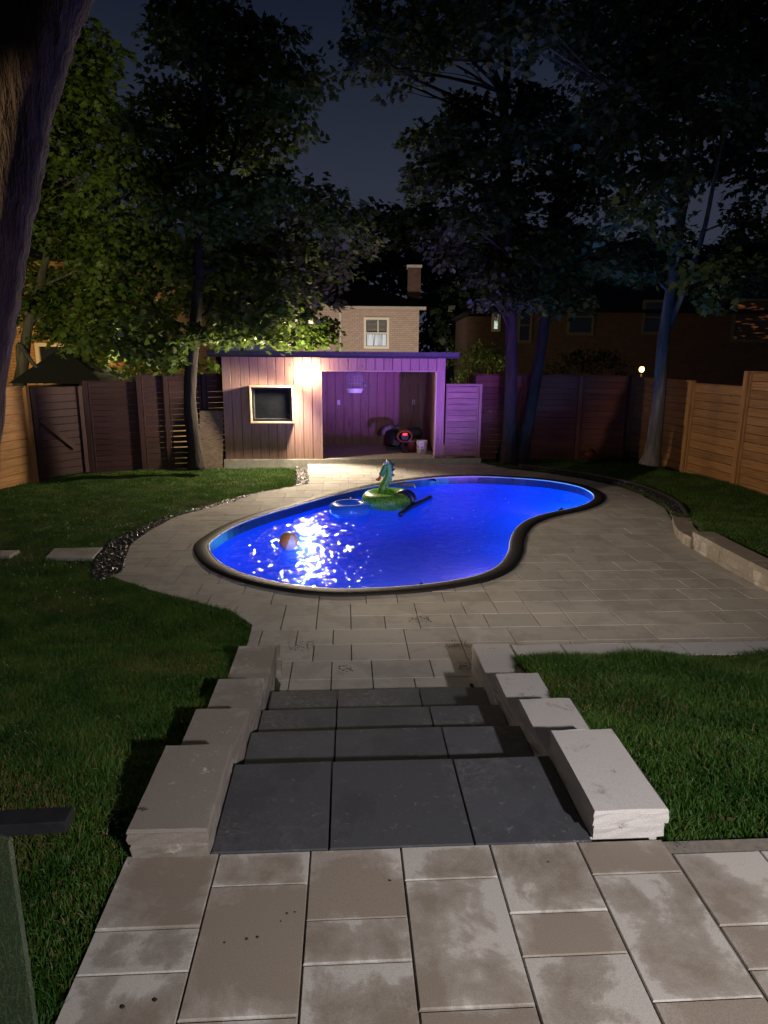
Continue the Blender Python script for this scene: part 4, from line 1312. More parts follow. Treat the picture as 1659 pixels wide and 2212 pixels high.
# ------------------------------------------------------------------ glass railing at the near left
rl = thing('glass_railing', 'glass railing panel with black rail end at the near left corner', 'railing', (-.9, 1.15, H))
g0 = Vector((-.705, 1.08, 0)); gd = Vector((-.93, .33, 0)).normalized()
m, nt, b = M('railing_glass')
nt.nodes.remove(b)
trn = N(nt, 'ShaderNodeBsdfTransparent'); trn.inputs['Color'].default_value = (.84, .92, .86, 1)
glo = N(nt, 'ShaderNodeBsdfGlossy'); glo.inputs['Roughness'].default_value = .05
dif = N(nt, 'ShaderNodeBsdfDiffuse'); dif.inputs['Color'].default_value = (.34, .40, .31, 1)
m1 = N(nt, 'ShaderNodeMixShader'); m1.inputs[0].default_value = .10
m2 = N(nt, 'ShaderNodeMixShader'); m2.inputs[0].default_value = .10
nt.links.new(trn.outputs[0], m1.inputs[1]); nt.links.new(dif.outputs[0], m1.inputs[2])
nt.links.new(m1.outputs[0], m2.inputs[1]); nt.links.new(glo.outputs[0], m2.inputs[2])
nt.links.new(m2.outputs[0], nt.nodes['Material Output'].inputs['Surface'])
MAT['railglass'] = m
MB().obox(g0 + Vector((0, 0, H + .05)), gd * 1.1, Vector((gd.y, -gd.x, 0)) * .01, (0, 0, .70)).build('glass_panel', MAT['railglass'], rl)
r0 = at(150, 1770, 1.2)
beam('rail', r0, r0 + Vector((-1.0, -.10, 0)), .027, .05, (0, 0, 1), MAT['darkmetal'], rl)
beam('rail', Vector((g0.x - .9, g0.y + .3, H + .02)), Vector((g0.x - .1, g0.y + .03, H + .02)), .05, .05, (0, 0, 1), MAT['darkmetal'], rl)


# ------------------------------------------------------------------ neighbours' houses
def window(h, x0, x1, z0, z1, y, lit=None, blind=False, glass='darkglass', bars=1, frame='frame'):
    w = MB().obox((x0 + .05, y - .03, z0 + .05), (x1 - x0 - .1, 0, 0), (0, .02, 0), (0, 0, z1 - z0 - .1)).build('window', lit or MAT[glass], h)
    f = MB(); tk = .11
    for q in ((x0, x0 + tk, z0, z1), (x1 - tk, x1, z0, z1), (x0 + tk, x1 - tk, z0, z0 + tk), (x0 + tk, x1 - tk, z1 - tk, z1)):
        f.obox((q[0], y - .10, q[2]), (q[1] - q[0], 0, 0), (0, .11, 0), (0, 0, q[3] - q[2]))
    zm = (z0 + z1) / 2
    if bars: f.obox((x0 + tk, y - .075, zm - .03), (x1 - x0 - 2 * tk, 0, 0), (0, .04, 0), (0, 0, .06))
    f.build('window_frame', MAT[frame], w)
    return w


nh = thing('brick_house', 'tan brick house with lit upstairs window behind the pool house', 'house', (-.6, 32, 0))
HY = 32.0
hx0, hx1, hz = -5.2, 1.55, 4.28
MB().obox((hx0, HY, -.3), (hx1 - hx0, 0, 0), (0, 7, 0), (0, 0, hz + .3)).build('wall', MAT['brick'], nh)
ov = .3
b = MB()
rz = 5.75
b.add([(hx0 - ov, HY - ov, hz + .16), (hx1 + ov, HY - ov, hz + .16), (hx1 + ov, HY + 7 + ov, hz + .16), (hx0 - ov, HY + 7 + ov, hz + .16), (hx0 + 2.6, HY + 3.5, rz), (hx1 - 2.4, HY + 3.5, rz)], [(0, 1, 5, 4), (1, 2, 5), (2, 3, 4, 5), (3, 0, 4), (3, 2, 1, 0)])
roof = b.build('roof', MAT['shingle'], nh)
MB().obox((hx0 - ov, HY - ov - .02, hz - .0), (hx1 - hx0 + 2 * ov, 0, 0), (0, ov + .01, 0), (0, 0, .14)).build('gutter', MAT['gutter'], nh)
MB().obox((1.05, HY + 1.6, hz + .2), (.62, 0, 0), (0, .7, 0), (0, 0, 1.85)).build('chimney', MAT['brickdark'], roof)
MB().obox((1.0, HY + 1.55, hz + 2.05), (.72, 0, 0), (0, .8, 0), (0, 0, .12)).build('chimney_cap', MAT['concrete'], roof)
cw, nt_, b_ = M('lit_curtain')
v = coords(nt_, (6, 1, .5), False)
n_ = N(nt_, 'ShaderNodeTexNoise'); n_.inputs['Scale'].default_value = 1.6
nt_.links.new(v, n_.inputs['Vector'])
cc = ramp(nt_, n_.outputs['Fac'], [(.40, (.02, .025, .03)), (.56, (.75, .80, .85))])
nt_.links.new(cc, b_.inputs['Emission Color']); b_.inputs['Emission Strength'].default_value = .55
b_.inputs['Base Color'].default_value = (.1, .1, .1, 1)
w = window(nh, -1.0, .17, 2.55, 3.95, HY)
MB().obox((-.86, HY - .06, 2.68), (.9, 0, 0), (0, .01, 0), (0, 0, .52)).build('curtain', cw, w)
b = MB()
for k in range(9): b.obox((-.86, HY - .05, 3.34 + k * .055), (.89, 0, 0), (0, .012, 0), (0, 0, .03))
b.build('blind', MAT['blind'], w)
MB().obox((-.37, HY - .08, 3.29), (.05, 0, 0), (0, .03, 0), (0, 0, .53)).build('mullion', MAT['frame'], w)
w = window(nh, -3.6, -2.55, 2.5, 3.95, HY)
MB().obox((-3.46, HY - .06, 3.25), (.8, 0, 0), (0, .01, 0), (0, 0, .56)).build('blind', MAT['blind'], w)
MB().tube([(-2.1, HY - .06, hz), (-2.1, HY - .06, .0)], .045, 8).build('downspout', MAT['frame'], nh)
lamp('added_facade_light', 'SPOT', (-.5, 23.5, 1.0), 2400, (1.0, .86, .72), (-.5, 32, 3.2), .15, 74, .8)  # unseen lamp added to light the brick facade

rh = thing('brick_house', 'dark brown brick house with a narrow lit side window among the right trees', 'house', (9, 28, 0))
ry, rx0, rx1, rzz = 28.0, 5.3, 20.0, 4.0
MB().obox((rx0, ry, -.3), (rx1 - rx0, 0, 0), (0, 8, 0), (0, 0, rzz + .3)).build('wall', MAT['brickdark'], rh)
MB().obox((3.5, ry + 1.5, -.3), (rx0 - 3.5 - .01, 0, 0), (0, 5, 0), (0, 0, rzz + .2)).build('wing_wall', MAT['brickdark'], rh)
b = MB(); b.add([(3.2, ry - .4, rzz), (rx1 + .4, ry - .4, rzz), (rx1 + .4, ry + 8.4, rzz), (3.2, ry + 8.4, rzz), (6.5, ry + 4, rzz + 1.7), (rx1 - 2, ry + 4, rzz + 1.7)], [(0, 1, 5, 4), (1, 2, 5), (2, 3, 4, 5), (3, 0, 4), (3, 2, 1, 0)])
b.build('roof', MAT['shingle'], rh)
gm, nt_, b_ = M('lit_window_glass')
v = coords(nt_, (3, 3, 3), False); n_ = N(nt_, 'ShaderNodeTexNoise'); n_.inputs['Scale'].default_value = 2.2
nt_.links.new(v, n_.inputs['Vector'])
nt_.links.new(ramp(nt_, n_.outputs['Fac'], [(.42, (.05, .09, .06)), (.6, (.65, .85, .72))]), b_.inputs['Emission Color']); b_.inputs['Emission Strength'].default_value = .7
p = at(1073, 690, ry + 1.45)
window(rh, p.x - .22, p.x + .16, p.z - .5, p.z + .45, ry + 1.48, lit=gm, bars=1)
p = at(1134, 700, ry)
window(rh, p.x - .32, p.x + .28, p.z - .75, p.z + .65, ry, frame='framedim')
p = at(1254, 683, ry)
window(rh, p.x - .55, p.x + .55, p.z - .75, p.z + .70, ry, frame='framedim')
p = at(1412, 690, ry)
window(rh, p.x - .5, p.x + .5, p.z - .6, p.z + .75, ry, frame='framedim')
om, nt_, b_ = M('warm_lit_glass')
v = coords(nt_, (1.5, 3, 7), False); n_ = N(nt_, 'ShaderNodeTexNoise'); n_.inputs['Scale'].default_value = 1.6
nt_.links.new(v, n_.inputs['Vector'])
nt_.links.new(ramp(nt_, n_.outputs['Fac'], [(.55, (.01, .004, .002)), (.72, (.75, .24, .06))]), b_.inputs['Emission Color']); b_.inputs['Emission Strength'].default_value = .16
b_.inputs['Base Color'].default_value = (.02, .02, .02, 1)
p = at(1640, 690, ry)
window(rh, p.x - 1.1, p.x + 1.1, p.z - .9, p.z + .8, ry, lit=om, frame='framedim')
# garden lantern behind the right fence
ln = thing('garden_lantern', 'glowing warm lantern beyond the fence left of the pale trunk', 'lantern', (*at(1385, 800, 22)[:2], 0))
lc = at(1386, 798, 22)
MB().tube([(lc.x, lc.y, -.3), (lc.x, lc.y, lc.z - .14)], .03, 8).build('pole', MAT['darkmetal'], ln)
b = MB(); b.lathe(lc - Vector((0, 0, .15)), [(.04, .06), (.07, .09), (.09, .15), (.07, .21), (.04, .24)], 16)
b.build('globe', emit('warm_lantern_glow', (1.0, .62, .28), 2.2), ln, True)
lamp('garden_lantern_light', 'POINT', lc + Vector((0, -.3, 0)), 45, (1.0, .6, .28), size=.15)
# orange lit house on the left, with the dark shed roof before it
oh = thing('brick_house', 'orange lit brick house seen through leaves beyond the left fence', 'house', (-10, 21, 0))
MB().obox((-16, 21, -.3), (9.3, 0, 0), (0, 6, 0), (0, 0, 5.2)).build('wall', MAT['brickorange'], oh)
b = MB(); b.add([(-16.4, 20.6, 4.9), (-6.3, 20.6, 4.9), (-6.3, 27.4, 4.9), (-16.4, 27.4, 4.9), (-14, 24, 6.6), (-8.5, 24, 6.6)], [(0, 1, 5, 4), (1, 2, 5), (2, 3, 4, 5), (3, 0, 4), (3, 2, 1, 0)])
b.build('roof', MAT['shingle'], oh)
p = at(118, 795, 21)
window(oh, p.x - .5, p.x + .55, p.z - .6, p.z + .75, 21)
lamp('neighbour_and_fill_light', 'POINT', (-9.6, 19.4, 1.9), 90, (1.0, .50, .16), size=.12)
lamp('neighbour_and_fill_light', 'POINT', (-4.1, 15.6, .25), 55, (1.0, .62, .28), size=.1)
lamp('neighbour_and_fill_light', 'POINT', (-2.2, 16.8, 2.0), 420, (1.0, .90, .52), size=.08)  # lamp added to brighten the low leaves above the pool house
lamp('neighbour_and_fill_light', 'POINT', (-6.3, 16.2, 2.5), 120, (1.0, .86, .42), size=.08)
nw = MB().obox((-5.6, 16.6, -.3), (2.6, 0, 0), (0, .12, 0), (0, 0, 1.7))  # wall added so the fence slits show a lit surface
tag(nw.build('slit_light_wall', MAT['frame']), 'pale wall added behind the left back fence to catch light for its slits', 'wall')
sr = thing('garden_shed', 'dark garden shed with low pitched roof beyond the left fence', 'shed', (-7.2, 15, 0))
MB().obox((-8.05, 14.9, -.2), (1.9, 0, 0), (0, 2, 0), (0, 0, 1.75)).build('wall', MAT['stain'], sr)
b = MB(); b.add([(-8.12, 14.6, 1.62), (-6.02, 14.6, 1.62), (-6.02, 17.1, 1.62), (-8.12, 17.1, 1.62), (-7.55, 15.8, 2.34), (-7.35, 15.8, 2.34)], [(0, 1, 5, 4), (1, 2, 5), (2, 3, 4, 5), (3, 0, 4), (3, 2, 1, 0)])
b.build('roof', MAT['shingle'], sr)


# ------------------------------------------------------------------ trees
LEAF = np.array([(0, 0), (.26, .04), (.50, .20), (.30, .36), (.46, .66), (.20, .58), (0, 1.0), (-.20, .58), (-.46, .66), (-.30, .36), (-.50, .20), (-.26, .04)])
DIAM = np.array([(0, 0), (.38, .45), (0, 1.0), (-.38, .45)])
OVAL = np.array([(0, 0), (.30, .25), (.34, .6), (0, 1.0), (-.34, .6), (-.30, .25)])


def leaf_mesh(name, pos, nrm, dirs, size, shape, mat, parent, fold=.25):
    n = len(pos); k = len(shape)
    d = dirs - nrm * np.sum(dirs * nrm, 1, keepdims=True)
    d /= np.linalg.norm(d, axis=1, keepdims=True) + 1e-9
    s = np.cross(nrm, d)
    sx_ = shape[:, 0][None, :, None]; sy_ = shape[:, 1][None, :, None]
    sz = size[:, None, None]
    V = pos[:, None, :] + sz * (s[:, None, :] * sx_ + d[:, None, :] * sy_ - nrm[:, None, :] * (fold * np.abs(sx_) + .22 * sy_ ** 2))
    V = V.reshape(-1, 3)
    me = bpy.data.meshes.new(name)
    me.vertices.add(n * k); me.vertices.foreach_set('co', V.astype(np.float32).ravel())
    me.loops.add(n * k); me.loops.foreach_set('vertex_index', np.arange(n * k, dtype=np.int32))
    me.polygons.add(n); me.polygons.foreach_set('loop_start', np.arange(0, n * k, k, dtype=np.int32))
    me.polygons.foreach_set('loop_total', np.full(n, k, dtype=np.int32))
    me.update(calc_edges=True)
    return link(name, me, mat, parent)


def foliage(blobs, dens, lsize, spray=.42, per=14, tilt=.5):
    """blobs: (centre, radius). sprays of leaves hang in flat tiers inside each blob"""
    P, Nn, D = [], [], []
    for c, R in blobs:
        c = np.array(c)
        ns = max(3, int(dens * R ** 2 * 62))
        q = rng.normal(size=(ns, 3)); q /= np.linalg.norm(q, axis=1, keepdims=True)
        rr = R * rng.uniform(.12, 1, (ns, 1)) ** .45
        cen = c + q * rr * np.array([1.0, 1.0, .85])
        for i in range(ns):
            m_ = max(3, int(per * rng.uniform(.6, 1.4)))
            an = rng.uniform(0, 6.283, m_); ra = spray * np.sqrt(rng.uniform(0, 1, m_)) * rng.uniform(.7, 1.2)
            out = np.array([q[i, 0], q[i, 1], 0]); out /= np.linalg.norm(out) + 1e-6
            tn = np.array([0, 0, 1.0]) + out * rng.uniform(.1, .6) + rng.normal(size=3) * .2
            tn /= np.linalg.norm(tn)
            e1 = np.cross(tn, [.3, .8, .1]); e1 /= np.linalg.norm(e1); e2 = np.cross(tn, e1)
            off = e1 * (np.cos(an) * ra)[:, None] + e2 * (np.sin(an) * ra)[:, None]
            P.append(cen[i] + off + tn * rng.normal(0, .05, (m_, 1)))
            nn = tn + rng.normal(0, tilt, (m_, 3))
            Nn.append(nn)
            D.append(off + out * .25 + rng.normal(0, .15, (m_, 3)) + np.array([0, 0, -.12]))
    P = np.concatenate(P); Nn = np.concatenate(Nn); D = np.concatenate(D)
    Nn /= np.linalg.norm(Nn, axis=1, keepdims=True)
    sz = rng.uniform(.7, 1.2, len(P)) * lsize
    return P, Nn, D, sz


def px_blobs(lst, Y, dy):
    out = []
    for it in lst:
        u, v, r = it[:3]
        y = Y + (it[3] if len(it) > 3 else random.uniform(-dy, dy))
        p = at(u, v, y)
        out.append((p, r * y / F_PX))
    return out


def limb(b, p0, p1, r0, r1, sides=7, wob=.06, n=6):
    p0, p1 = Vector(p0), Vector(p1)
    L = (p1 - p0).length
    pts = []
    off = Vector((random.uniform(-1, 1), random.uniform(-1, 1), random.uniform(-.3, 1))) * wob * L
    for i in range(n + 1):
        t = i / n
        pts.append(p0.lerp(p1, t) + off * math.sin(math.pi * t) + Vector((random.uniform(-1, 1), random.uniform(-1, 1), 0)) * .012 * L * (0 < i < n))
    b.tube(pts, [r0 + (r1 - r0) * (i / n) for i in range(n + 1)], sides)
    return pts


def tree(name, label, trunk_paths, blobs, leafmat_, barkmat, dens=.9, lsize=.15, shape=LEAF, group=None, spray=.42, per=14, nbranch=1.0, sides=14, culling=True):
    """trunk_paths: lists of (point, radius); branches run from the nearest trunk point up to each leaf mass"""
    t = thing(name, label, 'tree', trunk_paths[0][0][0] if trunk_paths else blobs[0][0], group)
    tb = MB()
    allp = []
    for path in trunk_paths:
        pts = spline([p for p, r in path], 5, False)
        rad = np.interp(np.arange(len(pts)), np.arange(len(path)) * 5, [r for p, r in path])
        rad = [r_ * random.uniform(.96, 1.04) for r_ in rad]
        if len(trunk_paths) > 1: tb = MB()
        tb.tube(pts, rad, sides)
        if len(trunk_paths) > 1: tb.build('trunk' if path is trunk_paths[0] else 'limb', barkmat, t, True)
        allp += list(zip(pts, rad))
    if len(trunk_paths) == 1: tb.build('trunk', barkmat, t, True)
    for c, R in blobs:
        if not allp or random.random() > nbranch: continue
        best, bd = None, 1e9
        for p, r in allp[3:]:
            if p.z > c.z - .25 * (c - p).length: continue
            dd = (c - p).length + max(0, (p.z - c.z)) * 2
            if dd < bd: bd, best = dd, (p, r)
        if best is None or bd > 7 or c.z < 3.3: continue
        p, r = best
        bb = MB()
        pts = limb(bb, p, c, min(r * .45, .018 + .010 * bd), .012, 6, .07)
        for k in range(3):
            s0 = pts[random.randint(2, 5)]
            e = c + Vector((random.gauss(0, 1), random.gauss(0, 1), random.gauss(0, .6))).normalized() * R * .9
            limb(bb, s0, e, .014, .004, 4, .08, 4)
        bb.build('branch', barkmat, t, True)
    P, Nn, D, sz = foliage(blobs, dens, lsize, spray, per)
    if culling:
        u, v = proj(P)
        k = (u > -220) & (u < PW + 220) & (v > -260) & (P[:, 1] > 1)
        P, Nn, D, sz = P[k], Nn[k], D[k], sz[k]
    leaf_mesh('crown', P, Nn, D, sz, shape, leafmat_, t)
    print(name, len(P))
    return t


# big leaning trunk, near left
path = [(at(-118, 1330, 4.8), .36), (at(-104, 1050, 4.8), .30), (at(-88, 900, 4.8), .28), (at(-72, 780, 4.8), .265), (at(-50, 640, 4.8), .262), (at(-24, 480, 4.8), .26), (at(2, 340, 4.85), .262), (at(28, 210, 4.9), .25), (at(66, 90, 4.95), .245), (at(98, 0, 5.0), .24), (at(160, -130, 5.1), .24), (at(230, -300, 5.2), .22)]
tree('leaning_tree', 'massive dark tree trunk leaning right across the upper left corner', [path], px_blobs([(30, 20, 60, 3), (10, 60, 70, 3.5), (10, 130, 50, 4), (-40, 60, 90, 3)], 5, 0), MAT['leafdark'], MAT['bark'], 1.2, .13, nbranch=0, sides=24)

# left maple
mp_blobs = [(400, 30, 60), (470, 15, 50), (360, 55, 40), (530, 90, 50), (600, 110, 50), (650, 165, 45), (690, 190, 26), (560, 170, 60), (480, 120, 50), (420, 140, 40), (375, 105, 35),
            (345, 200, 45), (300, 290, 55), (400, 230, 60), (500, 250, 80), (600, 235, 60), (640, 300, 28), (560, 330, 55), (450, 330, 75), (350, 330, 65), (280, 370, 50),
            (600, 430, 65), (680, 440, 50), (735, 460, 42), (775, 500, 36), (520, 440, 85), (430, 430, 80), (340, 420, 70), (250, 450, 65),
            (650, 540, 85), (740, 555, 45), (560, 560, 90), (460, 560, 80), (360, 540, 80), (270, 560, 70), (700, 630, 40, 1.2), (620, 650, 70), (520, 660, 80), (450, 640, 60), (340, 650, 80), (250, 640, 65),
            (655, 705, 36, 4.3), (580, 712, 50), (500, 715, 50), (400, 740, 42, -.6), (330, 730, 55), (270, 715, 50), (372, 775, 28, -1.0), (215, 690, 50), (190, 740, 40), (690, 725, 26, 4.4), (640, 735, 28, 4.2), (672, 690, 36, 4.4), (700, 700, 24, 4.5), (640, 705, 36, 4.2), (716, 738, 17, 4.4)]
tp = [(at(425, 1012, 13.2), 0.194), (at(420, 960, 13.2), 0.137), (at(410, 860, 13.2), 0.119), (at(418, 740, 13.2), 0.112), (at(428, 620, 13.2), 0.104), (at(433, 480, 13.2), 0.094), (at(437, 330, 13.2), 0.072), (at(440, 200, 13.2), 0.050), (at(445, 60, 13.2), 0.022)]
tp2 = [(at(431, 560, 13.2), 0.058), (at(470, 440, 13.4), 0.050), (at(505, 330, 13.6), 0.036), (at(525, 200, 13.6), 0.018)]
random.seed(11)
tree('maple_tree', 'tall maple with lamp lit leaves standing left of the pool house', [tp, tp2], px_blobs(mp_blobs, 13.6, 1.5), MAT['leafwarm'], MAT['barkshade'], 1.15, .128, spray=.36, per=26, nbranch=.55)
# tree behind the left fence
bl_blobs = [(180, 100, 60), (225, 130, 40), (150, 200, 75), (110, 300, 70), (205, 260, 60), (130, 400, 80), (60, 480, 60), (180, 500, 75), (80, 585, 40), (150, 620, 65), (60, 690, 30), (125, 700, 50), (200, 650, 60), (230, 360, 60), (240, 560, 60), (90, 180, 60), (40, 380, 60), (150, 710, 40), (220, 730, 36), (275, 745, 30), (180, 760, 24), (250, 700, 40), (100, 660, 40), (60, 640, 40), (300, 690, 40), (230, 780, 28), (300, 790, 26), (350, 800, 22), (395, 800, 18), (270, 760, 36), (330, 768, 36), (205, 768, 22), (440, 790, 20)]
tp = [(at(40, 850, 15.5), .16), (at(52, 770, 15.5), .12), (at(62, 700, 15.6), .10), (at(90, 600, 15.8), .08), (at(120, 450, 16), .06), (at(150, 250, 16), .03)]
tp3 = [(at(44, 800, 15.5), .07), (at(42, 745, 15.4), .06), (at(75, 790, 15.2), .045), (at(110, 812, 15.1), .03)]
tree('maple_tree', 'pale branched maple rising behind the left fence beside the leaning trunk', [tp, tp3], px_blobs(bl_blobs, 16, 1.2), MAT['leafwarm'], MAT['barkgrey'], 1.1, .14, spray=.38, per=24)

# twin-stem tree right of centre
tw_blobs = [(765, 95, 32), (800, 140, 32), (795, 40, 50), (860, 110, 45), (880, 50, 70), (960, 55, 70), (1040, 30, 75), (870, 180, 22), (945, 120, 40),
            (900, 295, 32), (955, 290, 42), (1010, 240, 50), (1000, 310, 55), (925, 370, 36), (915, 410, 30), (980, 375, 45), (1030, 350, 50), (940, 350, 30),
            (1010, 470, 50), (1060, 420, 55), (1000, 535, 50), (950, 510, 36), (1070, 520, 65), (1140, 450, 70), (1130, 560, 75), (1050, 600, 36), (1100, 620, 45), (1200, 560, 75), (1230, 630, 50), (1150, 655, 35), (1160, 340, 70), (1200, 250, 75), (1125, 225, 50), (1100, 300, 40), (1280, 300, 70), (1270, 390, 70), (1240, 480, 60), (1290, 570, 50), (1060, 650, 28), (1200, 660, 30)]
tpa = [(at(1098, 1002, 14.3), 0.208), (at(1100, 940, 14.3), 0.144), (at(1104, 800, 14.3), 0.124), (at(1102, 650, 14.3), 0.120), (at(1096, 480, 14.3), 0.112), (at(1090, 330, 14.3), 0.104), (at(1086, 220, 14.3), 0.088), (at(1050, 110, 14.2), 0.056), (at(1020, 20, 14.1), 0.032)]
tpb = [(at(1086, 235, 14.3), .09), (at(1096, 150, 14.3), .07), (at(1092, 40, 14.3), .05), (at(1088, -60, 14.3), .04)]
tpc = [(at(1092, 330, 14.3), .07), (at(1125, 200, 14.3), .06), (at(1150, 110, 14.3), .05), (at(1190, 20, 14.3), .035)]
tpd = [(at(1128, 1000, 14.35), 0.192), (at(1133, 950, 14.35), 0.136), (at(1152, 850, 14.4), 0.120), (at(1170, 740, 14.45), 0.112), (at(1184, 620, 14.5), 0.104), (at(1196, 480, 14.5), 0.088), (at(1230, 340, 14.5), 0.064), (at(1280, 210, 14.5), 0.040)]
tree('twin_stem_tree', 'tall twin stemmed maple behind the pool in front of the dark fence', [tpa, tpb, tpc, tpd], px_blobs(tw_blobs, 14.3, 1.4), MAT['leafdark'], MAT['barkshade'], 1.1, .132, spray=.36, per=24, nbranch=.75)
# right tree with the pale bark
rt_blobs = [(1120, 60, 70), (1200, 40, 75), (1290, 50, 85), (1380, 60, 85), (1480, 60, 85), (1580, 60, 85), (1640, 120, 70), (1640, 20, 60), (1340, 150, 70),
            (1400, 200, 90), (1500, 200, 90), (1600, 220, 90), (1380, 320, 75), (1420, 415, 65), (1540, 320, 80), (1635, 350, 65), (1345, 470, 50), (1620, 470, 50), (1400, 570, 50), (1560, 570, 50), (1600, 590, 60), (1500, 620, 45), (1450, 500, 40), (1340, 560, 50), (1320, 240, 50)]
tpe = [(at(1404, 1004, 12.2), 0.204), (at(1412, 960, 12.2), 0.136), (at(1424, 850, 12.2), 0.112), (at(1434, 730, 12.2), 0.105), (at(1452, 610, 12.2), 0.095), (at(1466, 500, 12.2), 0.088), (at(1484, 380, 12.2), 0.075), (at(1500, 220, 12.2), 0.054), (at(1510, 60, 12.2), 0.034)]
tpf = [(at(1438, 720, 12.2), 0.060), (at(1480, 620, 12.1), 0.053), (at(1520, 500, 12.0), 0.041), (at(1545, 380, 11.9), 0.030), (at(1580, 240, 11.8), 0.019)]
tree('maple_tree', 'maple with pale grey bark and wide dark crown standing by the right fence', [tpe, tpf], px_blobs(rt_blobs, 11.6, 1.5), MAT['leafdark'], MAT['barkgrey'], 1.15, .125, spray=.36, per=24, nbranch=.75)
# the dark trees beyond the houses
far = [('dark dense tree between the brick house and the dark house', [(950, 650, 40), (990, 690, 40), (1010, 640, 40), (1000, 740, 40), (950, 740, 40), (960, 700, 30), (1040, 700, 30)], 37),
       ('dark broad tree crown rising behind the brick house chimney', [(820, 480, 40), (880, 490, 50), (940, 475, 45), (990, 520, 50), (790, 550, 50), (850, 570, 70), (950, 590, 70), (1010, 640, 50)], 42),
       ('dark distant tree filling the gap above the left maple trunk', [(560, 600, 90), (660, 600, 80), (460, 620, 90), (360, 600, 90), (740, 600, 45)], 44),
       ('dark distant tree behind the twin stems and the dark house', [(1090, 560, 90), (1190, 580, 80), (1280, 590, 80), (1130, 640, 60)], 43),
       ('dark distant tree at the right behind the pale trunk', [(1390, 580, 80), (1470, 600, 80), (1560, 590, 80), (1650, 580, 90), (1600, 640, 60)], 45)]
for lab, bl, Yd in far:
    bl = px_blobs(bl, Yd, 2)
    b0 = bl[len(bl) // 2][0]
    tree('distant_tree', lab, [[(Vector((b0.x, Yd, -.3)), .4), (Vector((b0.x, Yd, 3)), .3), (b0, .12)]], bl, MAT['leaffar'], MAT['bark'], .30, .48, DIAM, 'dark trees beyond the houses', 1.2, 14, 0, 8)
# conifer shrubs behind the back fence
for lab, us, Yc in (('feathery green conifer shrub above the fence right of the pool house', [(985, 790), (1010, 775), (1040, 770), (1070, 780), (1000, 820), (1050, 820)], 17.5), ('dark rounded shrub above the back fence between trunks', [(1225, 790), (1260, 775), (1300, 785), (1330, 800), (1180, 800)], 17.5)):
    bl = px_blobs([(u, v, 32) for u, v in us], Yc, .4)
    c0 = bl[0][0]
    t = thing('shrub', lab, 'shrub', (c0.x, c0.y, 0), 'shrubs behind the back fence')
    b = MB()
    for c, R in bl: limb(b, (c.x, c.y, -.3), c, .05, .015, 6, .02)
    b.build('stem', MAT['bark'], t)
    P, Nn, D, sz = foliage(bl, 1.6, .09, .22, 18, .9)
    D[:, 2] += .5
    leaf_mesh('foliage', P, Nn, D, sz, DIAM * np.array([.6, 1.2]), MAT['conifer'] if Yc and 'feathery' in lab else MAT['leaffar'], t)
lamp('shrub_light', 'POINT', (2.6, 16.4, 1.3), 26, (1.0, .85, .45), size=.1)  # point lamp just in front of the conifer shrub

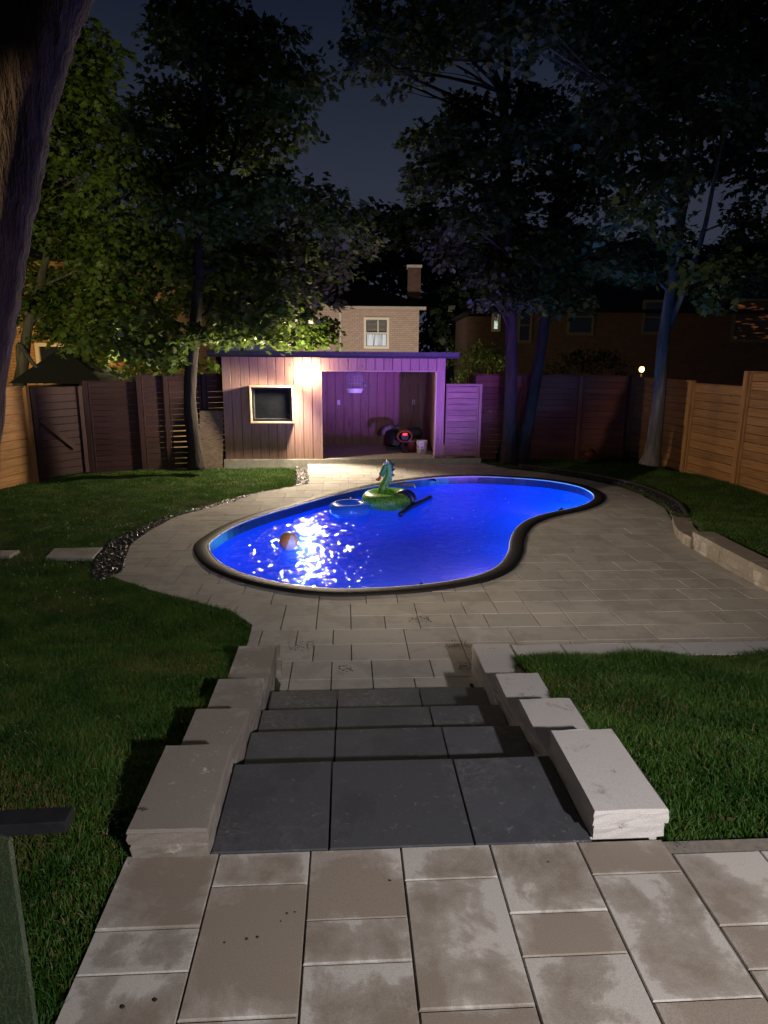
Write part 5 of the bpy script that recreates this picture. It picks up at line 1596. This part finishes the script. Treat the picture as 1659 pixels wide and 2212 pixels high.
# ------------------------------------------------------------------ grass
def blades(name, x0, x1, y0, y1, n, hmin, hmax, wid, segs, label, dry=.08, extra=None):
    x = rng.uniform(x0, x1, n); y = rng.uniform(y0, y1, n)
    k = ~blocked(x, y)
    if extra is not None: k &= extra(x, y)
    x, y = x[k], y[k]
    z = terrain(x, y) - .012
    u, v = proj(np.stack([x, y, z], 1))
    k = (u > -60) & (u < PW + 60) & (v < PH + 120)
    x, y, z = x[k], y[k], z[k]
    n = len(x)
    tuft = .72 + .5 * np.sin(x * 5.1 + 1.3 * np.sin(y * 4.3)) * np.sin(y * 6.1 + 1.1 * np.sin(x * 3.7))
    h = rng.uniform(hmin, hmax, n) * np.clip(tuft, .45, 1.25)
    an = rng.uniform(0, 6.283, n)
    wx, wy = np.cos(an), np.sin(an)
    lean = h * rng.uniform(.1, .95, n); la = rng.uniform(0, 6.283, n) + .3
    w = wid * rng.uniform(.6, 1.3, n) * .5
    base = np.stack([x, y, z], 1)
    wv = np.stack([wx, wy, 0 * wx], 1)
    lv = np.stack([np.cos(la), np.sin(la), 0 * la], 1)
    mid = base + lv * (lean * .35)[:, None]; mid[:, 2] += h * .6
    tip = base + lv * lean[:, None]; tip[:, 2] += h * rng.uniform(.75, 1.0, n)
    if segs == 2:
        V = np.stack([base - wv * w[:, None], base + wv * w[:, None], mid + wv * (w * .75)[:, None], mid - wv * (w * .75)[:, None], tip], 1).reshape(-1, 3)
        idx = (np.arange(n) * 5)[:, None] + np.array([0, 1, 2, 3, 3, 2, 4])
        ls = np.stack([np.arange(n) * 7, np.arange(n) * 7 + 4], 1).ravel(); lt = np.tile([4, 3], n); rep = 2
    else:
        V = np.stack([base - wv * w[:, None], base + wv * w[:, None], tip], 1).reshape(-1, 3)
        idx = (np.arange(n) * 3)[:, None] + np.array([0, 1, 2])
        ls = np.arange(n) * 3; lt = np.full(n, 3); rep = 1
    me = bpy.data.meshes.new(name)
    me.vertices.add(len(V)); me.vertices.foreach_set('co', V.astype(np.float32).ravel())
    me.loops.add(idx.size); me.loops.foreach_set('vertex_index', idx.astype(np.int32).ravel())
    me.polygons.add(len(ls)); me.polygons.foreach_set('loop_start', ls.astype(np.int32)); me.polygons.foreach_set('loop_total', lt.astype(np.int32))
    me.materials.append(MAT['grass']); me.materials.append(MAT['grassdry'])
    patch = np.sin(x * 2.3 + 2.0) * np.sin(y * 2.9 + x) > .55
    mi = (rng.uniform(0, 1, n) < dry * (1 + 3.0 * patch)).astype(np.int32)
    me.polygons.foreach_set('material_index', np.repeat(mi, rep).astype(np.int32))
    me.update(calc_edges=True)
    o = link(name, me, None)
    print(name, n)
    return tag(o, label, None, None, 'stuff')


blades('grass', -4.2, -.4, .9, 4.2, 330000, .03, .075, .0042, 2, 'long grass on the left slope beside the steps', .10)
blades('grass', -6.5, -.7, 4.2, 7.0, 230000, .025, .06, .006, 1, 'short grass on the left lawn near the deck corner', .07)
blades('grass', -9.0, -1.4, 7.0, 14.3, 300000, .025, .06, .008, 1, 'lamp lit mown grass of the far left lawn', .05)
blades('grass', .8, 4.6, 1.7, 4.6, 300000, .035, .085, .0044, 2, 'tufted dark grass on the right slope above the curb', .05)
blades('grass', 2.0, 7.0, 4.6, 14.9, 190000, .025, .055, .008, 1, 'dark mown grass behind the right retaining wall', .05)

# fallen leaves on lawn and deck
fl_ = []
for u_, v_, z_ in [(1275, 1690, .45), (1578, 1775, .6), (1533, 1302, .008), (295, 1477, .12), (935, 1287, .008), (1214, 1595, .45), (1224, 1548, .29), (315, 1760, H + .12), (1570, 1605, .45), (875, 2270, H)]:
    fl_.append(G(u_, v_, z_))
P = np.array([[p.x, p.y, p.z + .02] for p in fl_])
o = leaf_mesh('fallen_leaves', P, np.tile([0, .2, 1.0], (len(P), 1)) / np.linalg.norm([0, .2, 1.0]), rng.normal(size=(len(P), 3)), np.full(len(P), .03), LEAF, MAT['grassdry'], None)
tag(o, 'a few small fallen leaves scattered on lawn and paving', None, None, 'stuff')
